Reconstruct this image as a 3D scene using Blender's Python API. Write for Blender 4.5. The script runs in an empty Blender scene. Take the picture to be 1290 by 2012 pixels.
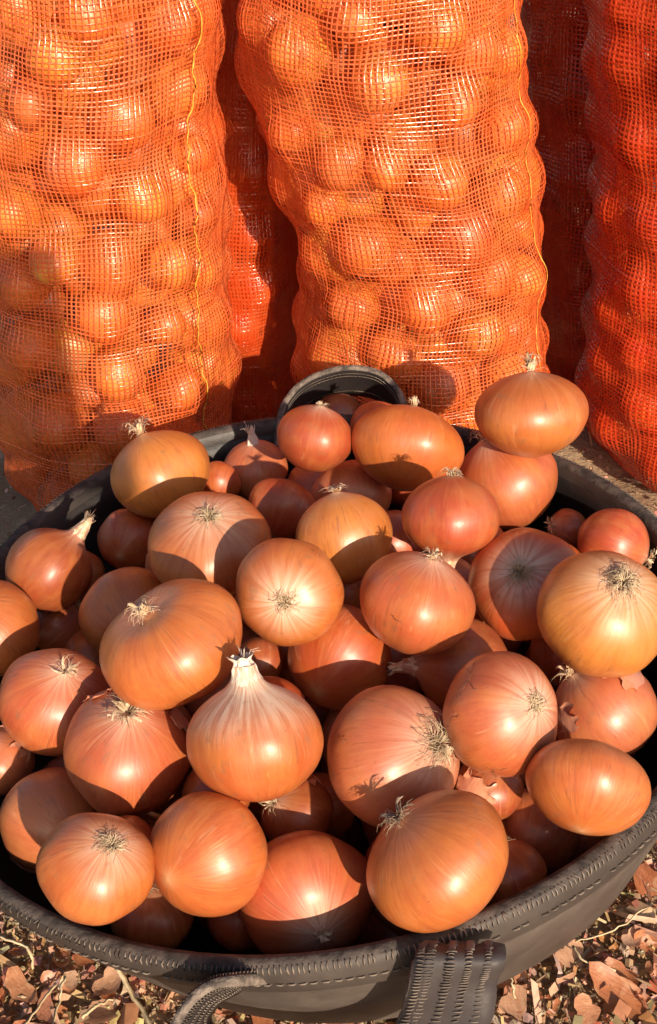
import bpy, bmesh, math, random
import numpy as np
from mathutils import Vector, Matrix, Quaternion
scene = bpy.context.scene
COL = scene.collection
R_ = math.radians

# ------------------------------------------------------------------ camera, sky, sun, exposure
cam_data = bpy.data.cameras.new('camera')
cam = bpy.data.objects.new('camera', cam_data)
COL.objects.link(cam)
cam.location = (0, 0, 0.617)
cam.rotation_euler = (R_(90 - 36), 0, 0)
cam_data.sensor_fit = 'VERTICAL'
cam_data.sensor_height = 24
cam_data.lens = 24 * 2400 / 2012
cam_data.clip_start = 0.02
cam_data.clip_end = 200
scene.camera = cam

SUN_EL, SUN_AZ = 25.0, 22.0           # azimuth: degrees to the right of straight behind the camera
to_sun = Vector((math.sin(R_(SUN_AZ)) * math.cos(R_(SUN_EL)), -math.cos(R_(SUN_AZ)) * math.cos(R_(SUN_EL)), math.sin(R_(SUN_EL))))
world = bpy.data.worlds.new('World')
scene.world = world
world.use_nodes = True
wn = world.node_tree
sky = wn.nodes.new('ShaderNodeTexSky')
sky.sky_type = 'NISHITA'
sky.sun_disc = False
sky.sun_elevation = R_(SUN_EL)
sky.sun_rotation = math.atan2(to_sun.x, to_sun.y)
sky.dust_density = 2.5
bg = wn.nodes['Background']
bg.inputs['Strength'].default_value = 0.10
wn.links.new(sky.outputs[0], bg.inputs[0])
sd = bpy.data.lights.new('sun', 'SUN')
sd.energy = 4.9
sd.angle = R_(0.55)
sd.color = (1.0, 0.84, 0.64)
sun = bpy.data.objects.new('sun', sd)
sun.rotation_euler = to_sun.to_track_quat('Z', 'Y').to_euler()
sun.location = to_sun * 5
COL.objects.link(sun)
vs = scene.view_settings
vs.view_transform = 'Standard'
vs.look = 'None'
vs.gamma = 1
vs.use_curve_mapping = False
vs.exposure = 0.26
scene.cycles.max_bounces = 8
scene.cycles.transparent_max_bounces = 8

# ------------------------------------------------------------------ helpers
def link(name, mesh, parent=None, loc=(0, 0, 0)):
    o = bpy.data.objects.new(name, mesh)
    COL.objects.link(o)
    o.location = loc
    if parent: o.parent = parent
    return o

def tag(o, label=None, cat=None, group=None, kind=None):
    if label: o['label'] = label
    if cat: o['category'] = cat
    if group: o['group'] = group
    if kind: o['kind'] = kind
    return o

def make_mesh(name, verts, faces, mats, smooth=True, midx=None, uv_v=None):
    me = bpy.data.meshes.new(name)
    me.from_pydata([tuple(v) for v in verts], [], faces)
    for m in (mats if isinstance(mats, (list, tuple)) else [mats]): me.materials.append(m)
    if smooth: me.polygons.foreach_set('use_smooth', [True] * len(me.polygons))
    if midx is not None: me.polygons.foreach_set('material_index', midx)
    if uv_v is not None:
        at = me.attributes.new('vpos', 'FLOAT', 'POINT')
        at.data.foreach_set('value', [float(x) for x in uv_v])
    me.update()
    return me

def catmull(pts, n):
    P = [np.array(p, float) for p in pts]
    P = [2 * P[0] - P[1]] + P + [2 * P[-1] - P[-2]]
    out = []
    segs = len(P) - 3
    for k in range(n):
        u = k / (n - 1) * segs
        i = min(int(u), segs - 1)
        t = u - i
        a, b, c, d = P[i:i + 4]
        out.append(0.5 * (2 * b + (c - a) * t + (2 * a - 5 * b + 4 * c - d) * t * t + (3 * b - a - 3 * c + d) * t ** 3))
    return out

class Strands:
    """thin tapering three-sided strands gathered into one mesh"""
    def __init__(self): self.v = []; self.f = []
    def add(self, pts, w0, w1, flat=1.0):
        k0 = len(self.v)
        n = len(pts)
        for i, p in enumerate(pts):
            p = Vector(p)
            d = (Vector(pts[min(i + 1, n - 1)]) - Vector(pts[max(i - 1, 0)])).normalized()
            s = d.cross(Vector((0.13, 0.31, 0.94)))
            if s.length < 1e-4: s = d.cross(Vector((1, 0, 0)))
            s.normalize()
            q = d.cross(s)
            w = w0 + (w1 - w0) * i / (n - 1)
            for a in (0, 2.094, 4.189):
                self.v.append(p + s * math.cos(a) * w + q * math.sin(a) * w * flat)
        for i in range(n - 1):
            for a in range(3):
                b = (a + 1) % 3
                self.f.append((k0 + i * 3 + a, k0 + i * 3 + b, k0 + i * 3 + 3 + b, k0 + i * 3 + 3 + a))
        self.f.append((k0, k0 + 2, k0 + 1))
        e = k0 + (n - 1) * 3
        self.f.append((e, e + 1, e + 2))
    def sheet(self, grid):
        k0 = len(self.v); m = len(grid[0])
        for row in grid: self.v += [Vector(p) for p in row]
        for i in range(len(grid) - 1):
            for j in range(m - 1):
                self.f.append((k0 + i * m + j, k0 + i * m + j + 1, k0 + (i + 1) * m + j + 1, k0 + (i + 1) * m + j))

# ------------------------------------------------------------------ materials
class NT:
    def __init__(self, name):
        self.m = bpy.data.materials.new(name)
        self.m.use_nodes = True
        self.t = self.m.node_tree
        self.b = self.t.nodes['Principled BSDF']
        self.out = self.t.nodes['Material Output']
    def n(self, typ, **kw):
        nd = self.t.nodes.new('ShaderNode' + typ)
        for k, v in kw.items():
            if isinstance(v, str) and k in ('operation', 'blend_type', 'data_type', 'attribute_name', 'attribute_type', 'feature', 'interpolation_type', 'noise_dimensions'):
                setattr(nd, k, v)
        return nd
    def l(self, a, b): self.t.links.new(a, b)
    def math(self, op, a, b=None, clamp=False):
        nd = self.t.nodes.new('ShaderNodeMath'); nd.operation = op; nd.use_clamp = clamp
        for i, x in enumerate((a, b)):
            if x is None: continue
            if isinstance(x, (int, float)): nd.inputs[i].default_value = x
            else: self.l(x, nd.inputs[i])
        return nd.outputs[0]
    def vmath(self, op, a, b=None):
        nd = self.t.nodes.new('ShaderNodeVectorMath'); nd.operation = op
        for i, x in enumerate((a, b)):
            if x is None: continue
            if isinstance(x, tuple): nd.inputs[i].default_value = x
            else: self.l(x, nd.inputs[i])
        return nd.outputs[0]
    def noise(self, vec, scale, detail=3, rough=0.55):
        nd = self.t.nodes.new('ShaderNodeTexNoise')
        nd.inputs['Scale'].default_value = scale
        nd.inputs['Detail'].default_value = detail
        nd.inputs['Roughness'].default_value = rough
        if vec is not None: self.l(vec, nd.inputs['Vector'])
        return nd.outputs['Fac']
    def step(self, x, a, b, lo=0.0, hi=1.0):
        nd = self.t.nodes.new('ShaderNodeMapRange'); nd.interpolation_type = 'SMOOTHSTEP'
        self.l(x, nd.inputs[0])
        for i, v in zip((1, 2, 3, 4), (a, b, lo, hi)): nd.inputs[i].default_value = v
        return nd.outputs[0]
    def mix(self, fac, a, b, blend='MIX'):
        nd = self.t.nodes.new('ShaderNodeMix'); nd.data_type = 'RGBA'; nd.blend_type = blend
        for s, x in ((0, fac), (6, a), (7, b)):
            if isinstance(x, (int, float)): nd.inputs[s].default_value = x
            elif isinstance(x, tuple): nd.inputs[s].default_value = (*x, 1)
            else: self.l(x, nd.inputs[s])
        return nd.outputs[2]
    def bump(self, h, strength, dist=0.01):
        nd = self.t.nodes.new('ShaderNodeBump')
        nd.inputs['Strength'].default_value = strength
        nd.inputs['Distance'].default_value = dist
        self.l(h, nd.inputs['Height'])
        self.l(nd.outputs[0], self.b.inputs['Normal'])
    def set(self, **kw):
        for k, v in kw.items():
            k = k.replace('_', ' ')
            if isinstance(v, tuple): v = (*v, 1)
            self.b.inputs[k].default_value = v
        return self.m

def mat_onion():
    t = NT('onion_skin')
    tc = t.n('TexCoord'); info = t.n('ObjectInfo')
    rnd = info.outputs['Random']; tint = info.outputs['Color']; pale = info.outputs['Alpha']
    sep = t.n('SeparateXYZ'); t.l(tc.outputs['Object'], sep.inputs[0])
    cxy = t.n('CombineXYZ'); t.l(sep.outputs[0], cxy.inputs[0]); t.l(sep.outputs[1], cxy.inputs[1])
    nrm = t.vmath('NORMALIZE', cxy.outputs[0])
    off = t.math('MULTIPLY', rnd, 37.0)
    cz = t.n('CombineXYZ'); t.l(t.math('ADD', t.math('MULTIPLY', sep.outputs[2], 0.22), off), cz.inputs[2])
    sv = t.vmath('ADD', nrm, cz.outputs[0])
    ov = t.vmath('ADD', tc.outputs['Object'], cz.outputs[0])
    s_broad = t.noise(sv, 3.2, 2, 0.5)
    s_mid = t.noise(sv, 9.0, 3, 0.6)
    s_fine = t.noise(sv, 24.0, 2, 0.6)
    blotch = t.noise(ov, 1.5, 3, 0.55)
    small = t.noise(ov, 7.0, 4, 0.6)
    at = t.n('Attribute'); at.attribute_name = 'vpos'
    v = at.outputs['Fac']
    c = t.mix(t.step(blotch, 0.38, 0.68, 0.0, 0.55), tint, t.mix(0.5, tint, (0.64, 0.24, 0.055)))
    c = t.mix(t.step(blotch, 0.58, 0.30, 0.0, 0.45), c, t.mix(0.6, tint, (0.50, 0.105, 0.04)))
    c = t.mix(t.step(s_broad, 0.42, 0.70, 0.0, 0.26), c, (0.60, 0.215, 0.070))
    c = t.mix(t.step(s_mid, 0.54, 0.30, 0.0, 0.30), c, t.mix(1.0, c, (0.62, 0.42, 0.36), 'MULTIPLY'))
    c = t.mix(t.step(s_fine, 0.60, 0.72, 0.0, 0.20), c, t.mix(1.0, c, (0.60, 0.40, 0.36), 'MULTIPLY'))
    c = t.mix(t.step(s_fine, 0.40, 0.26, 0.0, 0.16), c, (0.66, 0.28, 0.10))
    c = t.mix(t.step(small, 0.56, 0.76, 0.0, 0.14), c, (0.45, 0.13, 0.06))
    cv = t.n('CombineXYZ'); t.l(t.math('ADD', t.math('MULTIPLY', sep.outputs[2], 0.06), off), cv.inputs[2])
    mv = t.vmath('ADD', nrm, cv.outputs[0])
    vein = t.math('ABSOLUTE', t.math('SUBTRACT', t.noise(mv, 7.0, 1, 0.4), 0.5))
    gate = t.step(t.noise(ov, 2.2, 2), 0.45, 0.6)
    c = t.mix(t.math('MULTIPLY', t.step(vein, 0.016, 0.004, 0.0, 0.5), gate), c, (0.26, 0.075, 0.03))
    vein2 = t.math('ABSOLUTE', t.math('SUBTRACT', t.noise(mv, 4.3, 1, 0.4), 0.46))
    c = t.mix(t.math('MULTIPLY', t.step(vein2, 0.014, 0.003, 0.0, 0.22), gate), c, (0.74, 0.40, 0.21))
    # pale rays and ashy ring round the visible pole
    ray = t.step(s_mid, 0.35, 0.65, 0.38, 1.0)
    pole = t.math('MULTIPLY', t.math('MULTIPLY', t.step(v, 0.64, 0.95), ray), pale, True)
    c = t.mix(pole, c, (0.80, 0.62, 0.48))
    foot = t.math('MULTIPLY', t.step(v, 0.16, 0.02), t.step(s_fine, 0.35, 0.6, 0.1, 0.8))
    c = t.mix(foot, c, (0.62, 0.40, 0.22))
    vor = t.n('TexVoronoi'); vor.inputs['Scale'].default_value = 4.3
    t.l(ov, vor.inputs['Vector'])
    spot = t.math('MULTIPLY', t.step(vor.outputs['Distance'], 0.085, 0.03), t.step(small, 0.5, 0.58))
    c = t.mix(t.math('MULTIPLY', spot, 0.75), c, (0.16, 0.07, 0.035))
    dirt = t.noise(ov, 3.1, 5, 0.7)
    c = t.mix(t.math('MULTIPLY', t.step(dirt, 0.56, 0.72), 0.5), c, (0.27, 0.13, 0.07))
    t.l(c, t.b.inputs['Base Color'])
    ro = t.math('ADD', t.step(small, 0.3, 0.7, 0.43, 0.52), t.math('MULTIPLY', pole, 0.2))
    t.l(ro, t.b.inputs['Roughness'])
    t.set(Specular_IOR_Level=0.55, Coat_Weight=0.55, Coat_Roughness=0.34, Subsurface_Weight=0.12, Subsurface_Scale=0.003)
    t.b.inputs['Subsurface Radius'].default_value = (1.0, 0.28, 0.10)
    hgt = t.math('ADD', t.math('MULTIPLY', s_mid, 0.5), t.math('ADD', t.math('MULTIPLY', s_fine, 0.22), t.math('MULTIPLY', small, 0.16)))
    t.bump(hgt, 0.13, 0.004)
    return t.m

def mat_simple(name, c0, c1, scale, rough=0.7, bump=0.0, detail=4, spec=0.4, objspace=True, stretch=None):
    t = NT(name)
    tc = t.n('TexCoord'); info = t.n('ObjectInfo')
    vec = tc.outputs['Object']
    if stretch: vec = t.vmath('MULTIPLY', vec, stretch)
    f = t.noise(vec, scale, detail, 0.6)
    c = t.mix(t.step(f, 0.3, 0.7), c0, c1)
    t.l(c, t.b.inputs['Base Color'])
    t.set(Roughness=rough, Specular_IOR_Level=spec)
    if bump: t.bump(f, bump, 0.003)
    return t.m

M_ONION = mat_onion()
M_PAPER = mat_simple('dry_neck_paper', (0.62, 0.40, 0.22), (0.82, 0.64, 0.46), 9, 0.6, 0.3)
M_WHITE = mat_simple('white_neck_paper', (0.70, 0.52, 0.40), (0.86, 0.74, 0.62), 7, 0.55, 0.3, stretch=(2.5, 2.5, 0.4))
M_ROOT = mat_simple('dry_root', (0.38, 0.27, 0.16), (0.74, 0.58, 0.40), 6, 0.8)
M_WISP = mat_simple('dark_wisps', (0.10, 0.06, 0.04), (0.50, 0.36, 0.25), 3.5, 0.8)
M_PLATE = mat_simple('root_plate', (0.16, 0.10, 0.055), (0.42, 0.29, 0.17), 22, 0.9, 0.6)

def mat_net(name, c0, c1, trans):
    t = NT(name)
    geo = t.n('NewGeometry')
    f = t.noise(geo.outputs['Position'], 60, 3, 0.6)
    c = t.mix(t.step(f, 0.3, 0.7), c0, c1)
    t.l(c, t.b.inputs['Base Color'])
    t.set(Roughness=0.26, Specular_IOR_Level=0.9, Coat_Weight=0.7, Coat_Roughness=0.13)
    tr = t.n('BsdfTranslucent'); t.l(c, tr.inputs[0])
    mx = t.n('MixShader'); mx.inputs[0].default_value = trans
    t.l(t.b.outputs[0], mx.inputs[1]); t.l(tr.outputs[0], mx.inputs[2])
    t.l(mx.outputs[0], t.out.inputs['Surface'])
    t.bump(t.noise(geo.outputs['Position'], 420, 2), 0.3, 0.002)
    return t.m
M_NET = mat_net('orange_net_tape', (0.84, 0.155, 0.036), (0.92, 0.225, 0.072), 0.34)
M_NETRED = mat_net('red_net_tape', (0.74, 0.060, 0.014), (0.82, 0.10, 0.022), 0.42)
M_NETDEEP = mat_net('deep_orange_net_tape', (0.85, 0.115, 0.022), (0.90, 0.17, 0.04), 0.5)
M_SEAM = mat_simple('yellow_thread', (0.70, 0.27, 0.03), (0.80, 0.46, 0.08), 160, 0.5)

def mat_rubber(name, dark, dusty, lo, hi):
    t = NT(name)
    tc = t.n('TexCoord')
    f = t.noise(tc.outputs['Object'], 14, 6, 0.65)
    g = t.noise(tc.outputs['Object'], 70, 4, 0.7)
    h = t.noise(tc.outputs['Object'], 4, 3, 0.5)
    d = t.math('MULTIPLY', t.step(f, lo, hi), t.step(g, 0.25, 0.7, 0.45, 1.0))
    c = t.mix(d, dark, dusty)
    c = t.mix(t.step(h, 0.5, 0.75, 0, 0.4), c, dusty)
    t.l(c, t.b.inputs['Base Color'])
    t.l(t.step(f, 0.3, 0.7, 0.42, 0.62), t.b.inputs['Roughness'])
    t.set(Specular_IOR_Level=0.45)
    t.bump(t.math('ADD', t.math('MULTIPLY', g, 0.4), f), 0.35, 0.003)
    return t.m
M_RUBBER = mat_rubber('dusty_black_rubber', (0.050, 0.040, 0.036), (0.15, 0.12, 0.103), 0.35, 0.75)
M_BAND = mat_rubber('black_rubber_hem', (0.036, 0.029, 0.027), (0.095, 0.075, 0.066), 0.4, 0.8)
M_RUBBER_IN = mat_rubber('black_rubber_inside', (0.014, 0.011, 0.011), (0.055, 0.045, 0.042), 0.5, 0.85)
M_STRAP = mat_rubber('strap_webbing', (0.026, 0.021, 0.023), (0.075, 0.061, 0.060), 0.4, 0.8)
M_STITCH = mat_simple('stitch_thread', (0.09, 0.07, 0.058), (0.26, 0.205, 0.165), 40, 0.8)
M_RIM = mat_simple('worn_rim_edge', (0.03, 0.025, 0.023), (0.11, 0.086, 0.074), 120, 0.8, 0.6)
M_FRAY = mat_simple('frayed_edge', (0.06, 0.048, 0.042), (0.26, 0.205, 0.17), 160, 0.9, 0.8)

def mat_ground():
    t = NT('litter_soil')
    tc = t.n('TexCoord'); p = tc.outputs['Object']
    a = t.noise(p, 9, 5, 0.65); b = t.noise(p, 60, 5, 0.7); c2 = t.noise(p, 260, 3, 0.7)
    c = t.mix(t.step(a, 0.35, 0.65), (0.30, 0.20, 0.12), (0.46, 0.32, 0.20))
    c = t.mix(t.step(b, 0.5, 0.7, 0, 0.7), c, (0.56, 0.41, 0.27))
    c = t.mix(t.step(c2, 0.45, 0.3, 0, 0.6), c, (0.13, 0.08, 0.05))
    t.l(c, t.b.inputs['Base Color'])
    t.set(Roughness=0.95, Specular_IOR_Level=0.2)
    t.bump(t.math('ADD', t.math('MULTIPLY', c2, 0.5), b), 0.8, 0.006)
    return t.m
M_GROUND = mat_ground()

def mat_litter(name):
    t = NT(name)
    at = t.n('Attribute'); at.attribute_name = 'chip'
    geo = t.n('NewGeometry')
    f = t.noise(geo.outputs['Position'], 180, 3, 0.6)
    c = t.mix(t.step(f, 0.3, 0.7, 0.0, 0.45), at.outputs['Color'], t.mix(1.0, at.outputs['Color'], (0.45, 0.38, 0.34), 'MULTIPLY'))
    t.l(c, t.b.inputs['Base Color'])
    t.set(Roughness=0.6, Specular_IOR_Level=0.35)
    return t.m
M_LITTER = mat_litter('litter_pieces')

def mat_flake():
    t = NT('dry_onion_skin')
    tc = t.n('TexCoord'); info = t.n('ObjectInfo')
    v = t.vmath('MULTIPLY', tc.outputs['Object'], (1.0, 0.18, 1.0))
    f = t.noise(v, 9, 4, 0.6); g = t.noise(tc.outputs['Object'], 2.5, 3)
    c = t.mix(t.step(f, 0.4, 0.7, 0, 0.6), info.outputs['Color'], t.mix(1.0, info.outputs['Color'], (0.55, 0.40, 0.34), 'MULTIPLY'))
    c = t.mix(t.step(g, 0.5, 0.75, 0, 0.5), c, (0.72, 0.46, 0.27))
    t.l(c, t.b.inputs['Base Color'])
    t.set(Roughness=0.42, Specular_IOR_Level=0.5)
    tr = t.n('BsdfTranslucent'); t.l(c, tr.inputs[0])
    mx = t.n('MixShader'); mx.inputs[0].default_value = 0.25
    t.l(t.b.outputs[0], mx.inputs[1]); t.l(tr.outputs[0], mx.inputs[2])
    t.l(mx.outputs[0], t.out.inputs['Surface'])
    return t.m
M_FLAKE = mat_flake()

# ------------------------------------------------------------------ ground
def build_ground():
    n = 150
    u = np.linspace(-1, 1, n)
    s = np.sign(u) * (np.abs(u) * 1.1 + 38 * np.abs(u) ** 7)
    rs = np.random.default_rng(3)
    V = []
    for j in range(n):
        for i in range(n):
            x, y = s[i], s[j] + 0.7
            z = 0
            if abs(x) < 1.5 and abs(y - 0.7) < 1.5:
                z = 0.004 * math.sin(x * 23 + math.sin(y * 17) * 2) * math.sin(y * 29 + x * 7) + rs.normal() * 0.0016 - 0.004
            V.append((x, y, z - 0.004))
    F = [(j * n + i, j * n + i + 1, (j + 1) * n + i + 1, (j + 1) * n + i) for j in range(n - 1) for i in range(n - 1)]
    g = link('ground', make_mesh('ground', V, F, M_GROUND))
    tag(g, kind='structure')
build_ground()

# ------------------------------------------------------------------ onions
def profile(kind, h, pt, rim, nk=1.0):
    """(radius, height) from the hidden end up to the visible pole, unit radius"""
    lo = [(0.0, -1.0 * h - pt), (0.10, -0.985 * h - pt * 0.75), (0.30, -0.935 * h - pt * 0.35), (0.60, -0.775 * h - pt * 0.08), (0.85, -0.49 * h), (0.975, -0.17 * h), (1.0, 0.08 * h)]
    if kind == 'n':
        hi = [(0.955, 0.38 * h), (0.81, 0.65 * h), (0.57, 0.86 * h), (0.34 * (.5 + .5 * nk), 1.0 * h), (0.22 * nk, 1.13 * h), (0.165 * nk, 1.28 * h), (0.145 * nk, 1.42 * h)]
    elif kind == 'r':
        hi = [(0.95, 0.36 * h), (0.80, 0.63 * h), (0.56, 0.845 * h), (0.32, 0.945 * h), (0.15, 0.968 * h), (0.0, 0.965 * h)]
    else:
        hi = [(0.95, 0.36 * h), (0.80, 0.63 * h), (0.56, 0.845 * h), (0.34, 0.955 * h), (0.17, 1.01 * h), (0.07, 1.05 * h), (0.0, 1.06 * h)]
    if rim: hi = [(r, z - rim * math.exp(-(r / 0.42) ** 2)) for r, z in hi]
    return lo + hi

def onion_body(kind='s', h=0.88, seed=0, pt=0.03, rim=0.0, lobe=0.02, nt=44, nv=30, nk=1.0):
    rs = random.Random(seed)
    pr = catmull(profile(kind, h, pt, rim, nk), nv)
    ph = [rs.uniform(0, 6.28) for _ in range(6)]
    am = [lobe * rs.uniform(0.5, 1.2), lobe * rs.uniform(0.3, 0.9), lobe * 0.4, 0.012]
    lean = (rs.uniform(-.05, .05), rs.uniform(-.05, .05))
    V, F, vp = [], [], []
    for i, (r, z) in enumerate(pr):
        r = max(r, 0.0005)
        for j in range(nt):
            a = 2 * math.pi * j / nt
            k = 1 + am[0] * math.cos(2 * a + ph[0]) + am[1] * math.cos(3 * a + ph[1] + z) + am[2] * math.cos(5 * a + ph[2]) + am[3] * math.cos(7 * a + ph[3] + z * 1.5) * r
            V.append((r * k * math.cos(a) + lean[0] * z, r * k * math.sin(a) + lean[1] * z, z * (1 + 0.03 * r * math.cos(a + ph[4]))))
            vp.append(min(1, i / (nv - 1) + (.16 if nk > 1 else 0)))
    for i in range(nv - 1):
        for j in range(nt):
            b = (j + 1) % nt
            F.append((i * nt + j, i * nt + b, (i + 1) * nt + b, (i + 1) * nt + j))
    me = make_mesh('onion', V, F, M_ONION, uv_v=vp)
    rr = np.array([p[0] for p in pr]); zz = np.array([p[1] for p in pr])
    k = int(np.argmax(rr))
    def top(rho): return float(np.interp(rho, rr[k:][::-1], zz[k:][::-1]))
    def rad(z): return float(np.interp(z, zz, rr))
    return me, top, lean, float(zz[-1]), rad

def root_tuft(top, lean, seed, n=75, size=0.24, lift=0.05):
    rs = random.Random(seed); S = Strands()
    for _ in range(n):
        a = rs.uniform(0, 6.28); r0 = rs.uniform(0, 0.11); L = size * rs.uniform(0.35, 1.25)
        a2 = a + rs.gauss(0, 0.5); up = lift * rs.uniform(0.3, 2.2)
        pts = []
        for k in range(5):
            t = k / 4
            rho = r0 + L * t
            aa = a + (a2 - a) * t + rs.gauss(0, .09)
            z = top(min(rho, 0.9)) + 0.012 + up * math.sin(math.pi * min(1, t * 0.9 + 0.1)) * 0.8 + rs.gauss(0, 0.008)
            pts.append((rho * math.cos(aa) + lean[0] * z, rho * math.sin(aa) + lean[1] * z, z))
        S.add(pts, rs.uniform(0.005, 0.011), 0.003)
    for _ in range(16):       # short stubs in the middle
        a = rs.uniform(0, 6.28); r0 = rs.uniform(0, 0.10); z = top(r0)
        x, y = r0 * math.cos(a) + lean[0] * z, r0 * math.sin(a) + lean[1] * z
        S.add([(x, y, z - .01), (x + rs.gauss(0, .03), y + rs.gauss(0, .03), z + rs.uniform(.04, .11))], 0.012, 0.005)
    return make_mesh('root_tuft', S.v, S.f, M_ROOT)

def root_plate(top, lean, seed):
    rs = random.Random(seed); V, F = [], []
    rings = (0.14, 0.115, 0.08, 0.04, 0.004); hs = (-0.02, 0.022, 0.035, 0.022, 0.015); n = 12
    for r, hh in zip(rings, hs):
        for j in range(n):
            a = j / n * 6.2832; q = r * rs.uniform(.8, 1.15); z = top(q) + hh + rs.gauss(0, .007)
            V.append((q * math.cos(a) + lean[0] * z, q * math.sin(a) + lean[1] * z, z))
    for i in range(4):
        for j in range(n): F.append((i * n + j, i * n + (j + 1) % n, (i + 1) * n + (j + 1) % n, (i + 1) * n + j))
    return make_mesh('root_plate', V, F, M_PLATE, smooth=False)

def dry_top(top, lean, seed, n=30, size=0.30, up=0.12, mat=None):
    """dry shrivelled stem stub: ragged paper shreds and loose fibres"""
    rs = random.Random(seed); S = Strands()
    for _ in range(n):
        a = rs.uniform(0, 6.28); r0 = rs.uniform(0, .07); L = size * rs.uniform(.4, 1.2); a2 = a + rs.gauss(0, .7)
        hgt = up * rs.uniform(0.2, 1.6); pts = []
        for k in range(5):
            t = k / 4; rho = r0 + L * t ** 1.2; aa = a + (a2 - a) * t
            z = max(top(min(rho, .9)) + .012, top(0) + hgt * math.sin(t * 2.4) - t * .02) + rs.gauss(0, .008)
            pts.append((rho * math.cos(aa) + lean[0] * z, rho * math.sin(aa) + lean[1] * z, z))
        S.add(pts, rs.uniform(.006, .015), .003, 0.5)
    for _ in range(9):        # ragged paper shreds
        a = rs.uniform(0, 6.28); L = size * rs.uniform(.45, .95); w = rs.uniform(.025, .06); g = []
        hgt = up * rs.uniform(.6, 1.8); tw = rs.gauss(0, .6)
        for k in range(5):
            t = k / 4; rho = .03 + L * t; row = []
            for s in (-1, 0, 1):
                ww = w * (1 - t * .75) * s; aa = a + tw * t
                x = rho * math.cos(aa) - ww * math.sin(aa); y = rho * math.sin(aa) + ww * math.cos(aa)
                z = max(top(min(math.hypot(x, y), .9)) + .014, top(0) - .02 + hgt * math.sin(t * 2.2)) + rs.gauss(0, .008) + (.012 if s == 0 else 0)
                row.append((x + lean[0] * z, y + lean[1] * z, z))
            g.append(row)
        S.sheet(g)
    return make_mesh('dry_stem_top', S.v, S.f, mat or (M_PAPER if seed % 3 else M_ROOT))

def neck_mesh(h, lean, seed, length=0.5, bend=0.25, mat=None, rad=None, r0=0.155):
    """papery neck: ridged tube that sheathes the shoulder, narrows, twists and splits into pointed flaps"""
    rs = random.Random(seed); nt, nv = 40, 18; V, F = [], []
    a0 = rs.uniform(0, 6.28); z0 = 1.20 * h if rad else 0.98 * h
    L = 1.42 * h - z0 + length
    flap = [rs.uniform(.6, 1.15) for _ in range(5)]; edge = [rs.uniform(-.10, .02) for _ in range(nt)]
    for i in range(nv):
        t = i / (nv - 1)
        for j in range(nt):
            a = 6.2832 * j / nt
            f = flap[int(j / nt * 5)] * (1 - .6 * abs(((j / nt * 5) % 1) - .5) * 2) if t > .62 else 1
            tt = t if t <= .62 else .62 + (t - .62) * f
            z = z0 + L * tt
            if i == 0: z += edge[j] * h
            if rad: r = rad(min(z, 1.41 * h)) + .006
            else: r = r0 * (1.1 - .6 * tt)
            amp = min(1, t * 2.2)
            r *= (1 - .32 * min(1, max(0, (tt - .35) / .3))) * (1 + amp * (.15 * math.cos(6 * a + t * 3) + .07 * math.cos(11 * a)))
            if t > .62: r += (t - .62) * .30 * f
            b = bend * tt * tt; aa = a + t * t * .7
            V.append((r * math.cos(aa) + b * math.cos(a0) + lean[0] * z, r * (1 - .25 * amp) * math.sin(aa) + b * math.sin(a0) + lean[1] * z, z))
    for i in range(nv - 1):
        for j in range(nt): F.append((i * nt + j, i * nt + (j + 1) % nt, (i + 1) * nt + (j + 1) % nt, (i + 1) * nt + j))
    S = Strands(); S.v = [Vector(v) for v in V]; S.f = F
    tip = Vector((bend * math.cos(a0), bend * math.sin(a0), z0 + L * .8))
    for _ in range(9):
        d = Vector((rs.gauss(0, 1), rs.gauss(0, 1), rs.uniform(.0, 1.2))).normalized() * rs.uniform(.12, .3)
        S.add([tip - Vector((0, 0, .15)), tip + d * .5 + Vector((0, 0, .03)), tip + d], .012, .004, .5)
    return make_mesh('dry_neck', S.v, S.f, mat or M_PAPER)

def peel_mesh(rad, lean, seed, a0, z0, da, dz, curl=0.10, off=0.014):
    """a loosened patch of outer skin standing off the bulb, torn edge curling up"""
    rs = random.Random(seed); n = 13; V, F = [], []
    q1, q2 = rs.uniform(0, 6.28), rs.uniform(0, 6.28)
    jag = [1 + .16 * math.sin(k * .9 + q1) + rs.uniform(-.06, .06) for k in range(n)]; jag2 = [1 + .14 * math.sin(k * 1.1 + q2) + rs.uniform(-.06, .06) for k in range(n)]
    for i in range(n):
        for j in range(n):
            u, v = (j / (n - 1)) * 2 - 1, (i / (n - 1)) * 2 - 1
            a = a0 + da * u * jag[i]; z = z0 + dz * v * jag2[j]
            e = max(abs(u), abs(v)); r = rad(z) + off + curl * max(0, e - .6) ** 2 * (2.2 if v > 0 else .8) + rs.gauss(0, .004)
            V.append((r * math.cos(a) + lean[0] * z, r * math.sin(a) + lean[1] * z, z * 1.01))
    for i in range(n - 1):
        for j in range(n - 1):
            F.append((i * n + j, i * n + j + 1, (i + 1) * n + j + 1, (i + 1) * n + j))
    return make_mesh('loose_skin', V, F, M_ONION, uv_v=[.5] * len(V))

M_CRACK = mat_simple('skin_crack', (.16, .05, .025), (.30, .11, .05), 30, .6)
def crack_mesh(rad, lean, seed, a0, z0, a1, z1):
    rs = random.Random(seed); S = Strands(); pts = []
    n = 12; wa, wz = 0, 0
    for i in range(n):
        t = i / (n - 1); wa += rs.gauss(0, .03); wz += rs.gauss(0, .02)
        a = a0 + (a1 - a0) * t + wa; z = z0 + (z1 - z0) * t + wz; r = rad(z) + .002
        pts.append((r * math.cos(a) + lean[0] * z, r * math.sin(a) + lean[1] * z, z))
    S.add(pts, .007, .003)
    return make_mesh('skin_crack', S.v, S.f, M_CRACK)

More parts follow.
